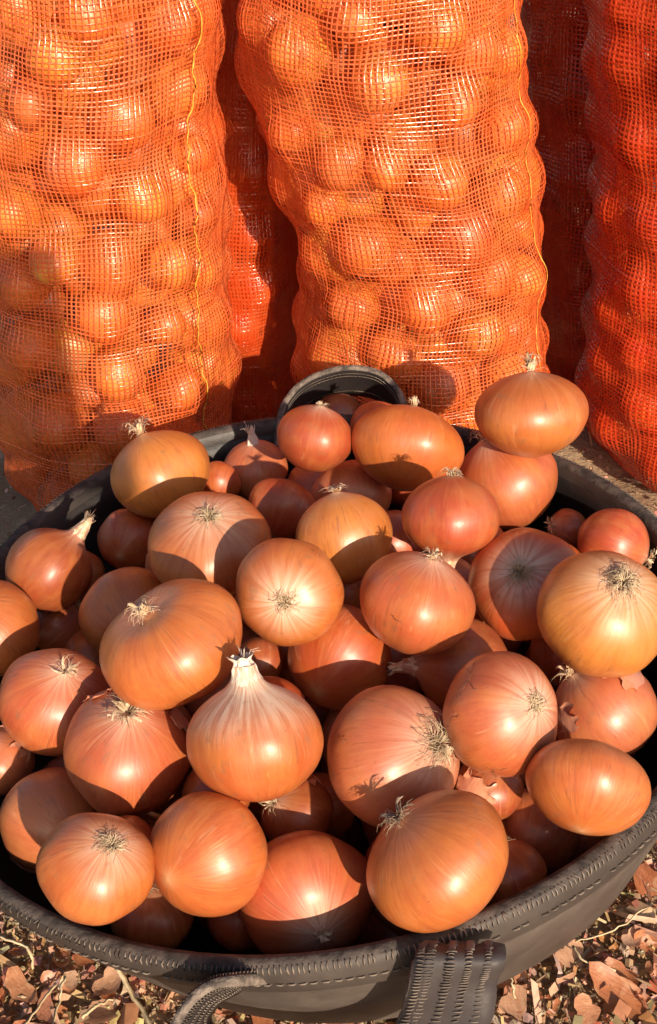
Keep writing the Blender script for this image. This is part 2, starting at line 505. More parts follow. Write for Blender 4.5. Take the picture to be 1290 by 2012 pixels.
TINT = {'o': (0.51, 0.123, 0.026), 'd': (0.45, 0.078, 0.015), 'p': (0.49, 0.106, 0.037), 'r': (0.42, 0.066, 0.022),
        'y': (0.58, 0.195, 0.036), 'b': (0.34, 0.067, 0.019), 'k': (0.52, 0.143, 0.063), 's': (0.72, 0.20, 0.022), 'g': (0.78, 0.30, 0.035)}  # s: sack onions, light through the orange netting put into the skin colour

TUB_ONIONS = [
    (1, 0.1238, 0.6389, 0.2263, 0.0352, 0.72, -0.042, 0.362, 0.931, 't'),
    (2, 0.0493, 0.6404, 0.2004, 0.035, 0.74, 0.189, 0.663, 0.724, 't'),
    (3, -0.0086, 0.6458, 0.2045, 0.0242, 0.86, 0.187, 0.295, 0.937, 't'),
    (4, 0.0341, 0.7169, 0.1674, 0.0197, 0.9, 0.022, 0.937, 0.349, 's'),
    (54, 0.0087, 0.7743, 0.1403, 0.0196, 0.9, 0.367, 0.624, 0.69, 's'),
    (5, -0.1066, 0.6433, 0.1793, 0.0324, 0.84, -0.391, 0.314, 0.866, 't'),
    (6, -0.051, 0.6991, 0.1442, 0.0225, 0.92, -0.055, 0.109, 0.992, 'p'),
    (7, -0.0739, 0.6728, 0.1518, 0.0153, 0.9, 0.191, 0.951, 0.242, 's'),
    (9, -0.0286, 0.6181, 0.1691, 0.0229, 0.82, 0.323, 0.839, 0.438, 's'),
    (10, 0.0149, 0.6501, 0.1562, 0.0272, 0.82, -0.286, 0.923, 0.257, 's'),
    (11, 0.0085, 0.5441, 0.2034, 0.027, 0.94, -0.192, 0.433, 0.881, 't'),
    (12, 0.0667, 0.543, 0.2204, 0.0272, 0.8, 0.006, 0.415, 0.91, 'u'),
    (13, 0.1145, 0.6461, 0.171, 0.033, 0.9, -0.444, 0.177, 0.879, 't'),
    (14, -0.0672, 0.5439, 0.1981, 0.0343, 0.75, 0.039, -0.212, 0.976, 'r'),
    (15, -0.1291, 0.627, 0.1383, 0.0207, 0.92, 0.212, 0.973, -0.09, 's'),
    (16, -0.17, 0.5761, 0.1544, 0.0264, 0.95, 0.636, 0.459, 0.621, 'n'),
    (17, -0.194, 0.5292, 0.1485, 0.0284, 0.9, -0.276, -0.213, 0.937, 's'),
    (18, -0.0201, 0.4778, 0.2201, 0.0276, 0.88, -0.096, -0.898, 0.429, 'r'),
    (19, 0.0445, 0.4722, 0.2164, 0.0293, 0.86, 0.28, 0.221, 0.934, 't'),
    (20, 0.1072, 0.5149, 0.1943, 0.031, 0.85, -0.221, -0.531, 0.818, 'r'),
    (21, 0.1355, 0.4598, 0.2199, 0.0323, 0.92, 0.193, -0.328, 0.925, 'r'),
    (22, 0.1685, 0.5753, 0.1758, 0.022, 0.95, 0.852, -0.521, -0.063, 't'),
    (23, 0.1514, 0.6175, 0.1541, 0.0135, 0.95, -0.855, -0.211, 0.474, 't'),
    (24, -0.114, 0.5323, 0.1558, 0.0287, 0.9, -0.449, 0.885, 0.127, 's'),
    (25, -0.0754, 0.4422, 0.2156, 0.0346, 0.8, -0.451, 0.044, 0.892, 't'),
    (26, -0.1429, 0.4581, 0.1612, 0.029, 0.88, 0.331, -0.146, 0.932, 't'),
    (27, -0.0994, 0.4186, 0.1661, 0.0319, 0.9, 0.153, -0.1, 0.983, 't'),
    (28, -0.0333, 0.3925, 0.2003, 0.0314, 0.85, -0.116, 0.483, 0.868, 'n'),
    (29, 0.0054, 0.4801, 0.1725, 0.0284, 0.9, 0.429, 0.903, 0.029, 's'),
    (30, -0.0377, 0.493, 0.1567, 0.0145, 0.95, -0.038, 0.981, 0.192, 's'),
    (31, 0.0298, 0.4016, 0.181, 0.0332, 0.88, 0.663, -0.341, 0.666, 'r'),
    (32, 0.0794, 0.4049, 0.2062, 0.0282, 0.92, 0.564, -0.487, 0.667, 'r'),
    (33, 0.0717, 0.4736, 0.1726, 0.0255, 0.95, -0.98, -0.119, 0.16, 'n'),
    (34, 0.1414, 0.4455, 0.1672, 0.0268, 0.95, -0.643, 0.316, 0.698, 't'),
    (35, 0.1158, 0.3707, 0.1949, 0.0274, 0.72, 0.248, 0.893, 0.375, 's'),
    (36, 0.0471, 0.3373, 0.1866, 0.0329, 0.75, -0.645, 0.242, 0.725, 't'),
    (37, -0.0103, 0.3572, 0.1353, 0.0324, 0.82, 0.267, -0.928, 0.26, 't'),
    (38, -0.0549, 0.3535, 0.1696, 0.0279, 0.86, 0.592, 0.747, -0.302, 's'),
    (39, -0.1019, 0.3411, 0.1763, 0.025, 0.88, 0.368, -0.109, 0.923, 'r'),
    (40, -0.1387, 0.4071, 0.1289, 0.0267, 0.92, -0.594, 0.788, -0.165, 's'),
    (41, -0.1737, 0.4465, 0.1283, 0.0178, 0.95, -0.341, -0.029, 0.94, 't'),
    (42, 0.101, 0.3961, 0.1313, 0.0227, 0.9, 0.374, 0.927, 0.017, 's'),
    (43, 0.0849, 0.3636, 0.1412, 0.0182, 0.9, -0.306, 0.499, 0.811, 't'),
    (44, 0.1296, 0.4094, 0.1111, 0.0173, 0.9, 0.204, -0.963, -0.174, 't'),
    (45, -0.0152, 0.4036, 0.1393, 0.0187, 0.9, -0.584, -0.261, 0.769, 't'),
    (46, -0.1685, 0.575, 0.1104, 0.0197, 0.9, 0.705, 0.237, 0.668, 't'),
    (48, 0.0777, 0.4002, 0.1603, 0.0163, 0.95, 0.093, 0.078, 0.993, 't'),
    (49, -0.0843, 0.3606, 0.1151, 0.0196, 0.9, -0.073, 0.137, 0.988, 'r'),
    (50, 0.1336, 0.5094, 0.1454, 0.0207, 0.9, 0.425, 0.875, 0.232, 's'),
    (51, 0.0591, 0.6064, 0.148, 0.0166, 0.9, 0.042, 0.932, 0.36, 's'),
    (52, -0.0435, 0.3669, 0.1062, 0.0174, 0.9, 0.351, 0.124, 0.928, 't'),
]
FILL_LABELS = {49: 'half-hidden shaded onion just left of the stringy-rooted pink onion', 50: 'half-hidden shaded onion just right of the yellow shaggy-topped onion', 8: 'half-hidden shaded onion just right of the bright orange half-shaded onion', 15: 'half-hidden shaded onion just below the largest tan onion in front', 18: 'half-hidden shaded onion just above the half-shaded tan onion in front', 33: 'half-hidden shaded onion just right of the torn-topped pinkish onion', 14: 'half-hidden shaded onion just left of the pinkish half-shaded onion', 42: 'half-hidden shaded onion just below the white-necked onion', 46: 'half-hidden shaded onion just right of the long-necked onion at the left rim', 28: 'half-hidden shaded onion just below the bright orange half-shaded onion', 27: 'half-hidden shaded onion just above the white-necked onion', 37: 'half-hidden shaded onion just right of the onion with roots facing the camera', 20: 'half-hidden shaded onion just left of the largest tan onion in front', 24: 'half-hidden shaded onion just left of the bright orange half-shaded onion', 1: 'half-hidden shaded onion just above the largest tan onion in front', 3: 'half-hidden shaded onion just right of the pale pinkish onion with grey tuft', 23: 'half-hidden shaded onion just below the wide smooth onion at the back', 22: 'half-hidden shaded onion just right of the white-necked onion', 12: 'half-hidden shaded onion just right of the onion with a grey root star', 13: 'half-hidden shaded onion just below the pear-bottomed pink onion', 40: 'half-hidden shaded onion just right of the torn grey onion at the left', 4: 'half-hidden shaded onion just right of the heart-shaped onion', 29: 'half-hidden shaded onion just below the onion with roots facing the camera', 17: 'half-hidden shaded onion just above the smooth upright onion in front', 5: 'half-hidden shaded onion just above the withered brown onion', 36: 'half-hidden shaded onion just above the torn grey onion at the left', 11: 'half-hidden shaded onion just right of the pear-bottomed pink onion', 43: 'half-hidden shaded onion just below the upside-down red onion', 7: 'half-hidden shaded onion just right of the smooth upright onion in front', 45: 'half-hidden shaded onion just right of the withered brown onion', 0: 'half-hidden shaded onion just below the deep orange onion with ashy root ring', 10: 'half-hidden shaded onion just left of the onion with roots facing the camera', 16: 'half-hidden shaded onion just left of the peeling pink onion', 30: 'half-hidden shaded onion just left of the big flat tan onion'}
FILL_ONIONS = [
    (0.1344, 0.6007, 0.1027, 0.027, -0.36, 0.09, -0.93),
    (0.0431, 0.4299, 0.1027, 0.027, 0.38, -0.64, 0.67),
    (0.0878, 0.5016, 0.125, 0.027, 0.63, -0.52, 0.58),
    (0.0652, 0.5393, 0.1643, 0.027, 0.62, -0.01, 0.78),
    (-0.0532, 0.5453, 0.1103, 0.027, 0.57, 0.8, -0.21),
    (0.093, 0.5614, 0.1281, 0.027, -0.36, -0.43, -0.83),
    (0.0193, 0.4869, 0.079, 0.027, 0.85, -0.49, -0.17),
    (-0.0488, 0.4167, 0.0625, 0.027, 0.37, -0.93, -0.08),
    (0.03, 0.5136, 0.1301, 0.027, 0.78, 0.63, 0.02),
    (0.0316, 0.5689, 0.1345, 0.027, -0.16, 0.83, 0.54),
    (-0.0385, 0.5621, 0.1556, 0.027, 0.42, -0.91, -0.04),
    (-0.0978, 0.4635, 0.1273, 0.027, -0.27, 0.39, -0.88),
    (-0.0995, 0.4312, 0.0681, 0.027, -0.22, -0.97, 0.14),
    (-0.1065, 0.4806, 0.0782, 0.027, 0.89, 0.45, -0.05),
    (-0.005, 0.6887, 0.131, 0.027, 0.2, -0.52, 0.83),
    (0.0362, 0.379, 0.0757, 0.027, -0.76, -0.12, -0.63),
    (0.1395, 0.5365, 0.1038, 0.027, -0.23, -0.97, 0.06),
    (-0.0432, 0.4472, 0.1184, 0.027, 0.88, 0.31, 0.35),
    (-0.0033, 0.442, 0.0598, 0.027, -0.77, 0.61, -0.18),
    (0.1445, 0.4713, 0.1229, 0.027, 0.16, 0.98, -0.11),
    (0.0426, 0.3669, 0.1351, 0.027, -0.75, -0.59, 0.3),
    (-0.0831, 0.5303, 0.0649, 0.027, -0.97, -0.17, -0.2),
    (-0.0089, 0.5336, 0.0536, 0.027, 0.4, -0.86, 0.32),
    (0.0596, 0.6812, 0.1546, 0.027, 0.33, -0.15, -0.93),
    (-0.0331, 0.4408, 0.1646, 0.024, 0.77, 0.03, -0.64),
    (0.1284, 0.5623, 0.1602, 0.024, -0.48, 0.45, 0.75),
    (0.0942, 0.4409, 0.1439, 0.024, -0.28, 0.19, 0.94),
    (-0.0581, 0.4955, 0.1258, 0.024, -0.86, 0.44, -0.27),
    (0.0188, 0.4623, 0.1283, 0.024, -0.53, -0.49, 0.69),
    (-0.0172, 0.5184, 0.1377, 0.024, -0.81, -0.36, -0.46),
    (-0.0871, 0.574, 0.1608, 0.024, -0.96, 0.24, 0.17),
    (-0.1134, 0.6688, 0.1357, 0.021, -0.54, 0.58, 0.61),
    (0.166, 0.5132, 0.1694, 0.021, 0.98, 0.16, 0.13),
    (-0.1411, 0.5424, 0.1104, 0.021, -0.93, -0.32, -0.17),
    (-0.0938, 0.5205, 0.1138, 0.021, -0.02, -0.31, 0.95),
    (0.0801, 0.6012, 0.1191, 0.018, 0.44, -0.52, -0.73),
    (-0.1507, 0.4751, 0.0765, 0.018, 0.63, 0.59, -0.5),
    (0.0025, 0.5435, 0.1617, 0.018, 0.67, 0.59, -0.45),
    (0.0584, 0.4693, 0.1049, 0.018, 0.5, 0.27, -0.82),
    (0.0003, 0.5921, 0.1524, 0.018, 0.71, 0.55, 0.44),
    (-0.0959, 0.3706, 0.1476, 0.018, -0.48, -0.43, 0.77),
    (0.0645, 0.6411, 0.1425, 0.018, -0.49, -0.85, 0.16),
    (-0.0539, 0.4034, 0.1541, 0.018, -0.59, 0.67, 0.44),
    (0.078, 0.5797, 0.1641, 0.018, 0.86, 0.39, 0.34),
    (0.0933, 0.6063, 0.1503, 0.018, 0.26, -0.96, 0.11),
    (0.1241, 0.6168, 0.0573, 0.018, 0.14, -0.47, 0.87),
    (-0.1607, 0.6099, 0.1225, 0.018, 0.23, -0.9, 0.38),
    (0.0499, 0.4346, 0.153, 0.018, -0.16, -0.05, 0.99),
    (0.1636, 0.5454, 0.1457, 0.018, -0.03, -0.14, 0.99),
    (-0.0024, 0.43, 0.1132, 0.018, -0.87, -0.44, -0.22),
    (0.0395, 0.5753, 0.1796, 0.018, -0.17, 0.02, -0.98),
]
# id: (tint, paleness round the visible pole, label, shape options)
LOOK = {
1: ('o', .5, 'plump orange onion with a papery top, perched highest at the back right rim', dict(n=26, size=.2, up=.2, lobe=.03, pt=.05)),
2: ('o', .3, 'wide smooth orange onion behind the red upside-down onion, at the back', dict(n=6, size=.14)),
3: ('r', .9, 'reddish onion with pale stem scar right in front of the back handle', dict(n=18, size=.2, up=.06)),
4: ('d', .2, 'small deep orange onion peeping out behind the wide smooth one at the back', {}),
54: ('r', .2, 'dark red onion in shade directly under the back handle arch', {}),
5: ('y', .3, 'golden yellow onion with wispy tuft at the back left rim', dict(n=30, size=.28, up=.22, lobe=.03)),
6: ('k', .6, 'small pinkish onion with one white pointed shoot, at the back', dict(len=.5, bend=.1, r0=.2)),
7: ('d', .2, 'sliver of orange onion between the golden onion and the white shoot', {}),
9: ('r', .2, 'small smooth red onion right of the big tan top onion with a brown tuft', {}),
10: ('k', .2, 'pinkish half-shaded onion behind the yellow onion with a tuft', {}),
11: ('y', .7, 'yellow onion with shaggy top standing behind the round onion with facing roots', dict(n=26, size=.26, up=.1)),
12: ('r', .9, 'red onion lying upside down with its pale neck pointing to the camera', dict(len=.35, bend=.1)),
13: ('p', 1.0, 'pinkish red onion with pale streaked top below the highest onion', dict(n=34, size=.3, up=.16, rim=-.05)),
14: ('o', .7, 'big flat tan onion with small brown tuft, left of centre at the back', dict(n=60, size=.18, lift=.06)),
15: ('d', .2, 'dark orange shaded onion below the golden yellow onion', {}),
16: ('b', .5, 'red brown onion with long dry neck pointing up at the left rim', dict(len=.32, bend=.12, lobe=.03)),
17: ('o', .2, 'speckled tan onion cut off by the left edge of the photo', {}),
18: ('o', .9, 'round tan onion with its roots facing the camera at the middle of the heap', dict(n=70, size=.2, lift=.04)),
19: ('p', .9, 'pale pinkish onion with grey tuft below the upside-down red onion', dict(n=34, size=.22, up=.12, pt=.12, lobe=.03, cracks=2)),
20: ('d', 1.0, 'deep orange onion with a broad ashy root ring, half under its neighbour on the right', dict(n=110, size=.24, lift=.04)),
21: ('y', .8, 'large golden onion with thick bristly root tuft at the right edge', dict(cracks=2, n=170, size=.26, lift=.10)),
22: ('r', .4, 'smooth coral red onion by the right rim under the inner tub wall', dict(n=26, size=.3, up=.12)),
23: ('b', .6, 'tiny brown onion end tucked left of the coral red onion', dict(n=24, size=.5, up=.2)),
24: ('o', .2, 'dull tan onion hidden behind the heart-shaped onion', {}),
25: ('o', .35, 'large heart-shaped onion with ragged tuft in its notch', dict(n=46, size=.24, up=.16, rim=.2, lobe=.06, roll=.6)),
26: ('p', .8, 'pinkish onion with torn curled skin on top at the left', dict(n=16, size=.3, up=.12)),
27: ('p', .9, 'pink pear-bottomed onion with ragged straw tuft at left front', dict(n=46, size=.34, up=.12, pt=.14, lobe=.035, peel=[(4.9, .5, .42, .22, .22), (.2, .55, .4, .2, .2)])),
28: ('o', 1.0, 'big orange onion with upright white papery neck at front centre', dict(len=.20, bend=.06, white=1, lobe=.012, nk=1.12)),
29: ('d', .2, 'bright orange onion with shaded lower half beneath the round tan one', {}),
30: ('b', .2, 'shaded brown sliver of onion behind the white neck', {}),
31: ('k', .7, 'large pale pink onion with stringy white roots, half in shade', dict(n=90, size=.36, lift=.12, cracks=5)),
32: ('p', .7, 'pinkish orange onion with cracked skin and roots facing right', dict(n=70, size=.17, lift=.03, cracks=12)),
33: ('b', .4, 'brown onion in shade with a withered neck, behind the cracked onion', dict(len=.3, bend=.15)),
34: ('k', .9, 'pink onion with peeling papery top below the large golden onion', dict(n=20, size=.35, up=.2, peel=[(5.0, .5, .6, .3, .2), (.4, .55, .5, .25, .2), (2.6, .6, .5, .2, .2)])),
35: ('o', .2, 'smooth oval orange onion next to the right front rim', {}),
36: ('o', .3, 'largest smooth tan onion leaning at the front rim with dark wisps', dict(n=44, size=.26, up=.10, lobe=.012, dark=1)),
37: ('p', 1.0, 'tan onion with a pale ashy end, half in shade at the front rim', dict(n=8, size=.16, up=.05)),
38: ('o', .2, 'smooth upright orange onion between the rooty one and the half-shaded one in front', dict(lobe=.012)),
39: ('o', .7, 'orange onion with grey star of roots at the front left rim', dict(n=90, size=.24, lift=.06)),
40: ('k', .2, 'greyish pink onion with torn skin flap at the left front rim', dict(peel=[(3.6, .2, .7, .5, .25)])),
41: ('k', 1.0, 'whitish pink onion end at the left edge above the torn grey one', dict(n=14, size=.4, peel=[(0, .4, .9, .3, .3), (3, .4, .8, .3, .3)])),
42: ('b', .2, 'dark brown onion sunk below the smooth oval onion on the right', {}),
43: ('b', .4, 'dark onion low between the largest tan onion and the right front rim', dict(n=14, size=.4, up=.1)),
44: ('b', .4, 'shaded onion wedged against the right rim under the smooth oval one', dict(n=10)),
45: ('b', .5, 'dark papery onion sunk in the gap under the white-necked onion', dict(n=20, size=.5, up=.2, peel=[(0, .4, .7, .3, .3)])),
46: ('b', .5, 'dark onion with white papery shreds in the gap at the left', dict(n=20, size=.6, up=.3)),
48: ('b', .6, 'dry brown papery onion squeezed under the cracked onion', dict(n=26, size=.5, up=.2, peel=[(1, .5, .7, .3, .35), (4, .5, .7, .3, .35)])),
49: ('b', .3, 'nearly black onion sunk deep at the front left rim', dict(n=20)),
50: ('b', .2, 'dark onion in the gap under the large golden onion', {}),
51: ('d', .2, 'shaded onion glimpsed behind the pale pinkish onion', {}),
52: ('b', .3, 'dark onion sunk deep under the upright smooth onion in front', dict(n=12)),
}
LABELS_L = {18: 'topmost onion down the middle of the left net sack', 0: 'second onion from the top down the middle of the left net sack', 2: 'third onion from the top down the middle of the left net sack', 47: 'fourth onion from the top down the middle of the left net sack', 5: 'fifth onion from the top down the middle of the left net sack', 42: 'sixth onion from the top down the middle of the left net sack', 41: 'seventh onion from the top down the middle of the left net sack', 1: 'topmost onion right of the middle line of the left net sack', 3: 'second onion from the top right of the middle line of the left net sack', 9: 'third onion from the top right of the middle line of the left net sack', 14: 'fourth onion from the top right of the middle line of the left net sack', 7: 'fifth onion from the top right of the middle line of the left net sack', 6: 'sixth onion from the top right of the middle line of the left net sack', 17: 'seventh onion from the top right of the middle line of the left net sack', 32: 'eighth onion from the top right of the middle line of the left net sack', 22: 'topmost onion left of the middle line of the left net sack', 13: 'second onion from the top left of the middle line of the left net sack', 37: 'third onion from the top left of the middle line of the left net sack', 4: 'fourth onion from the top left of the middle line of the left net sack', 10: 'fifth onion from the top left of the middle line of the left net sack', 15: 'sixth onion from the top left of the middle line of the left net sack', 16: 'seventh onion from the top left of the middle line of the left net sack', 21: 'eighth onion from the top left of the middle line of the left net sack', 45: 'topmost onion along the right flank of the left net sack', 11: 'second onion from the top along the right flank of the left net sack', 19: 'third onion from the top along the right flank of the left net sack', 39: 'fourth onion from the top along the right flank of the left net sack', 25: 'fifth onion from the top along the right flank of the left net sack', 8: 'sixth onion from the top along the right flank of the left net sack', 27: 'seventh onion from the top along the right flank of the left net sack', 12: 'eighth onion from the top along the right flank of the left net sack', 43: 'ninth onion from the top along the right flank of the left net sack', 49: 'tenth onion from the top along the right flank of the left net sack', 26: 'eleventh onion from the top along the right flank of the left net sack', 24: 'twelfth onion from the top along the right flank of the left net sack', 29: 'topmost onion along the left flank of the left net sack', 38: 'second onion from the top along the left flank of the left net sack', 48: 'third onion from the top along the left flank of the left net sack', 40: 'fourth onion from the top along the left flank of the left net sack', 36: 'fifth onion from the top along the left flank of the left net sack', 33: 'sixth onion from the top along the left flank of the left net sack', 20: 'seventh onion from the top along the left flank of the left net sack', 46: 'eighth onion from the top along the left flank of the left net sack'}
SACK_L = dict(Yc=0.885, b=0.11, ztop=0.47, edge=[[-0.0686, -0.2541, -0.1236], [-0.0226, -0.2662, -0.1001], [0.005, -0.2756, -0.0874], [0.0579, -0.2807, -0.0762], [0.1223, -0.2823, -0.0734], [0.1777, -0.2813, -0.0759], [0.2297, -0.278, -0.0767], [0.2824, -0.2711, -0.0711], [0.328, -0.2639, -0.0794], [0.3746, -0.2575, -0.0733], [0.4085, -0.2516, -0.0716]],
  on=[
  (-0.1725, 0.796, 0.3958, 0.0194, 1), (-0.1365, 0.8078, 0.3526, 0.0222, 1), (-0.1692, 0.7978, 0.3252, 0.0225, 1), (-0.1291, 0.8093, 0.2983, 0.0196, 1), (-0.2198, 0.8161, 0.2856, 0.0214, 1),
  (-0.1617, 0.7974, 0.2139, 0.0206, 1), (-0.1575, 0.801, 0.1628, 0.0221, 1), (-0.1209, 0.8151, 0.1958, 0.0159, 1), (-0.0975, 0.8513, 0.3137, 0.0152, 1), (-0.1544, 0.801, 0.253, 0.0223, 1),
  (-0.2177, 0.8062, 0.2329, 0.019, 1), (-0.1042, 0.8283, 0.4062, 0.0172, 1), (-0.0959, 0.843, 0.2716, 0.0148, 1), (-0.1933, 0.7981, 0.3663, 0.0165, 1), (-0.1163, 0.8222, 0.2414, 0.0185, 1),
  (-0.2221, 0.8097, 0.1816, 0.0209, 1), (-0.2065, 0.8044, 0.1181, 0.0236, 1), (-0.1164, 0.8232, 0.1389, 0.0189, 1), (-0.1502, 0.7955, 0.4206, 0.0174, 1), (-0.1058, 0.9033, 0.3771, 0.031, 0),
  (-0.2405, 0.8448, 0.0938, 0.0309, 0), (-0.2067, 0.8232, 0.0326, 0.0326, 0), (-0.2025, 0.8356, 0.4164, 0.0301, 0), (-0.2515, 0.8878, 0.1957, 0.0286, 0), (-0.1056, 0.8954, 0.1183, 0.0314, 0),
  (-0.1073, 0.8955, 0.3167, 0.0294, 0), (-0.1082, 0.8682, 0.1762, 0.0307, 0), (-0.1055, 0.8992, 0.253, 0.0302, 0), (-0.1088, 0.8804, 0.0429, 0.0262, 0), (-0.2289, 0.8813, 0.3592, 0.0306, 0),
  (-0.1891, 0.8868, 0.4679, 0.0331, 0), (-0.1103, 0.8972, 0.4438, 0.0278, 0), (-0.1314, 0.8282, 0.08, 0.0325, 0), (-0.2552, 0.8974, 0.1202, 0.0262, 0), (-0.1409, 0.8369, 0.452, 0.0271, 0),
  (-0.2219, 0.9009, 0.418, 0.0279, 0), (-0.2436, 0.8441, 0.1545, 0.0271, 0), (-0.2121, 0.8261, 0.3396, 0.0275, 0), (-0.2396, 0.8537, 0.3067, 0.0226, 0), (-0.1056, 0.8489, 0.3595, 0.0231, 0),
  (-0.2407, 0.8413, 0.2222, 0.0263, 0), (-0.182, 0.8039, 0.0776, 0.0243, 0), (-0.1596, 0.8028, 0.1166, 0.0244, 0), (-0.0976, 0.9039, 0.2055, 0.0195, 0), (-0.1756, 0.8127, 0.4474, 0.02, 0),
  (-0.0942, 0.86, 0.4106, 0.0198, 0), (-0.251, 0.8517, 0.0459, 0.0192, 0), (-0.1919, 0.7966, 0.2566, 0.0193, 0), (-0.2414, 0.8474, 0.2668, 0.022, 0), (-0.1025, 0.8571, 0.2261, 0.0216, 0),
  (-0.1581, 0.8708, 0.1477, 0.023, 2), (-0.1389, 0.8636, 0.2564, 0.0242, 2), (-0.1974, 0.8537, 0.2542, 0.0253, 2), (-0.1312, 0.8685, 0.4174, 0.0245, 2), (-0.1574, 0.853, 0.3905, 0.022, 2),
  (-0.1937, 0.8785, 0.1577, 0.026, 2), (-0.1452, 0.8772, 0.3446, 0.0245, 2), (-0.1664, 0.851, 0.1804, 0.0257, 2), (-0.1649, 0.8438, 0.3371, 0.023, 2), (-0.211, 0.8674, 0.2855, 0.0224, 2),
  (-0.1572, 0.8684, 0.442, 0.0225, 2), (-0.1604, 0.8584, 0.1081, 0.0259, 2), (-0.1962, 0.8436, 0.091, 0.0279, 2), (-0.2184, 0.8578, 0.1971, 0.0232, 2), (-0.203, 0.8716, 0.1194, 0.0223, 2),
  (-0.1645, 0.8384, 0.2953, 0.0251, 2), (-0.1686, 0.8349, 0.2313, 0.0276, 2), (-0.1452, 0.8758, 0.2043, 0.0275, 2), (-0.1674, 0.883, 0.4104, 0.0247, 2), (-0.2163, 0.8664, 0.05, 0.0252, 2),
  (-0.1385, 0.8597, 0.3135, 0.0241, 2), (-0.1839, 0.8359, 0.1295, 0.0252, 2), (-0.1714, 0.8743, 0.2699, 0.0224, 2), (-0.1357, 0.8787, 0.0785, 0.0242, 2), (-0.213, 0.8814, 0.0846, 0.022, 2),
  (-0.1714, 0.8294, 0.3691, 0.0236, 2), (-0.1978, 0.836, 0.1672, 0.0236, 2), (-0.135, 0.875, 0.3825, 0.034, 2), (-0.1108, 0.875, 0.2881, 0.034, 2), (-0.2313, 0.875, 0.234, 0.034, 2),
  (-0.1911, 0.875, 0.3349, 0.034, 2),
  ])
LABELS_M = {0: 'topmost onion left of the middle line of the middle net sack', 4: 'second onion from the top left of the middle line of the middle net sack', 22: 'third onion from the top left of the middle line of the middle net sack', 6: 'fourth onion from the top left of the middle line of the middle net sack', 10: 'fifth onion from the top left of the middle line of the middle net sack', 14: 'sixth onion from the top left of the middle line of the middle net sack', 35: 'seventh onion from the top left of the middle line of the middle net sack', 49: 'eighth onion from the top left of the middle line of the middle net sack', 18: 'topmost onion down the middle of the middle net sack', 1: 'second onion from the top down the middle of the middle net sack', 17: 'third onion from the top down the middle of the middle net sack', 9: 'fourth onion from the top down the middle of the middle net sack', 15: 'fifth onion from the top down the middle of the middle net sack', 2: 'topmost onion right of the middle line of the middle net sack', 52: 'second onion from the top right of the middle line of the middle net sack', 3: 'third onion from the top right of the middle line of the middle net sack', 5: 'fourth onion from the top right of the middle line of the middle net sack', 7: 'fifth onion from the top right of the middle line of the middle net sack', 45: 'sixth onion from the top right of the middle line of the middle net sack', 11: 'seventh onion from the top right of the middle line of the middle net sack', 46: 'eighth onion from the top right of the middle line of the middle net sack', 19: 'topmost onion along the right flank of the middle net sack', 33: 'second onion from the top along the right flank of the middle net sack', 48: 'third onion from the top along the right flank of the middle net sack', 20: 'fourth onion from the top along the right flank of the middle net sack', 29: 'fifth onion from the top along the right flank of the middle net sack', 8: 'sixth onion from the top along the right flank of the middle net sack', 53: 'seventh onion from the top along the right flank of the middle net sack', 12: 'eighth onion from the top along the right flank of the middle net sack', 32: 'ninth onion from the top along the right flank of the middle net sack', 47: 'tenth onion from the top along the right flank of the middle net sack', 40: 'eleventh onion from the top along the right flank of the middle net sack', 16: 'twelfth onion from the top along the right flank of the middle net sack', 50: 'topmost onion along the left flank of the middle net sack', 23: 'second onion from the top along the left flank of the middle net sack', 51: 'third onion from the top along the left flank of the middle net sack', 13: 'fourth onion from the top along the left flank of the middle net sack', 24: 'fifth onion from the top along the left flank of the middle net sack', 44: 'sixth onion from the top along the left flank of the middle net sack', 39: 'seventh onion from the top along the left flank of the middle net sack', 28: 'eighth onion from the top along the left flank of the middle net sack', 37: 'ninth onion from the top along the left flank of the middle net sack', 21: 'tenth onion from the top along the left flank of the middle net sack'}
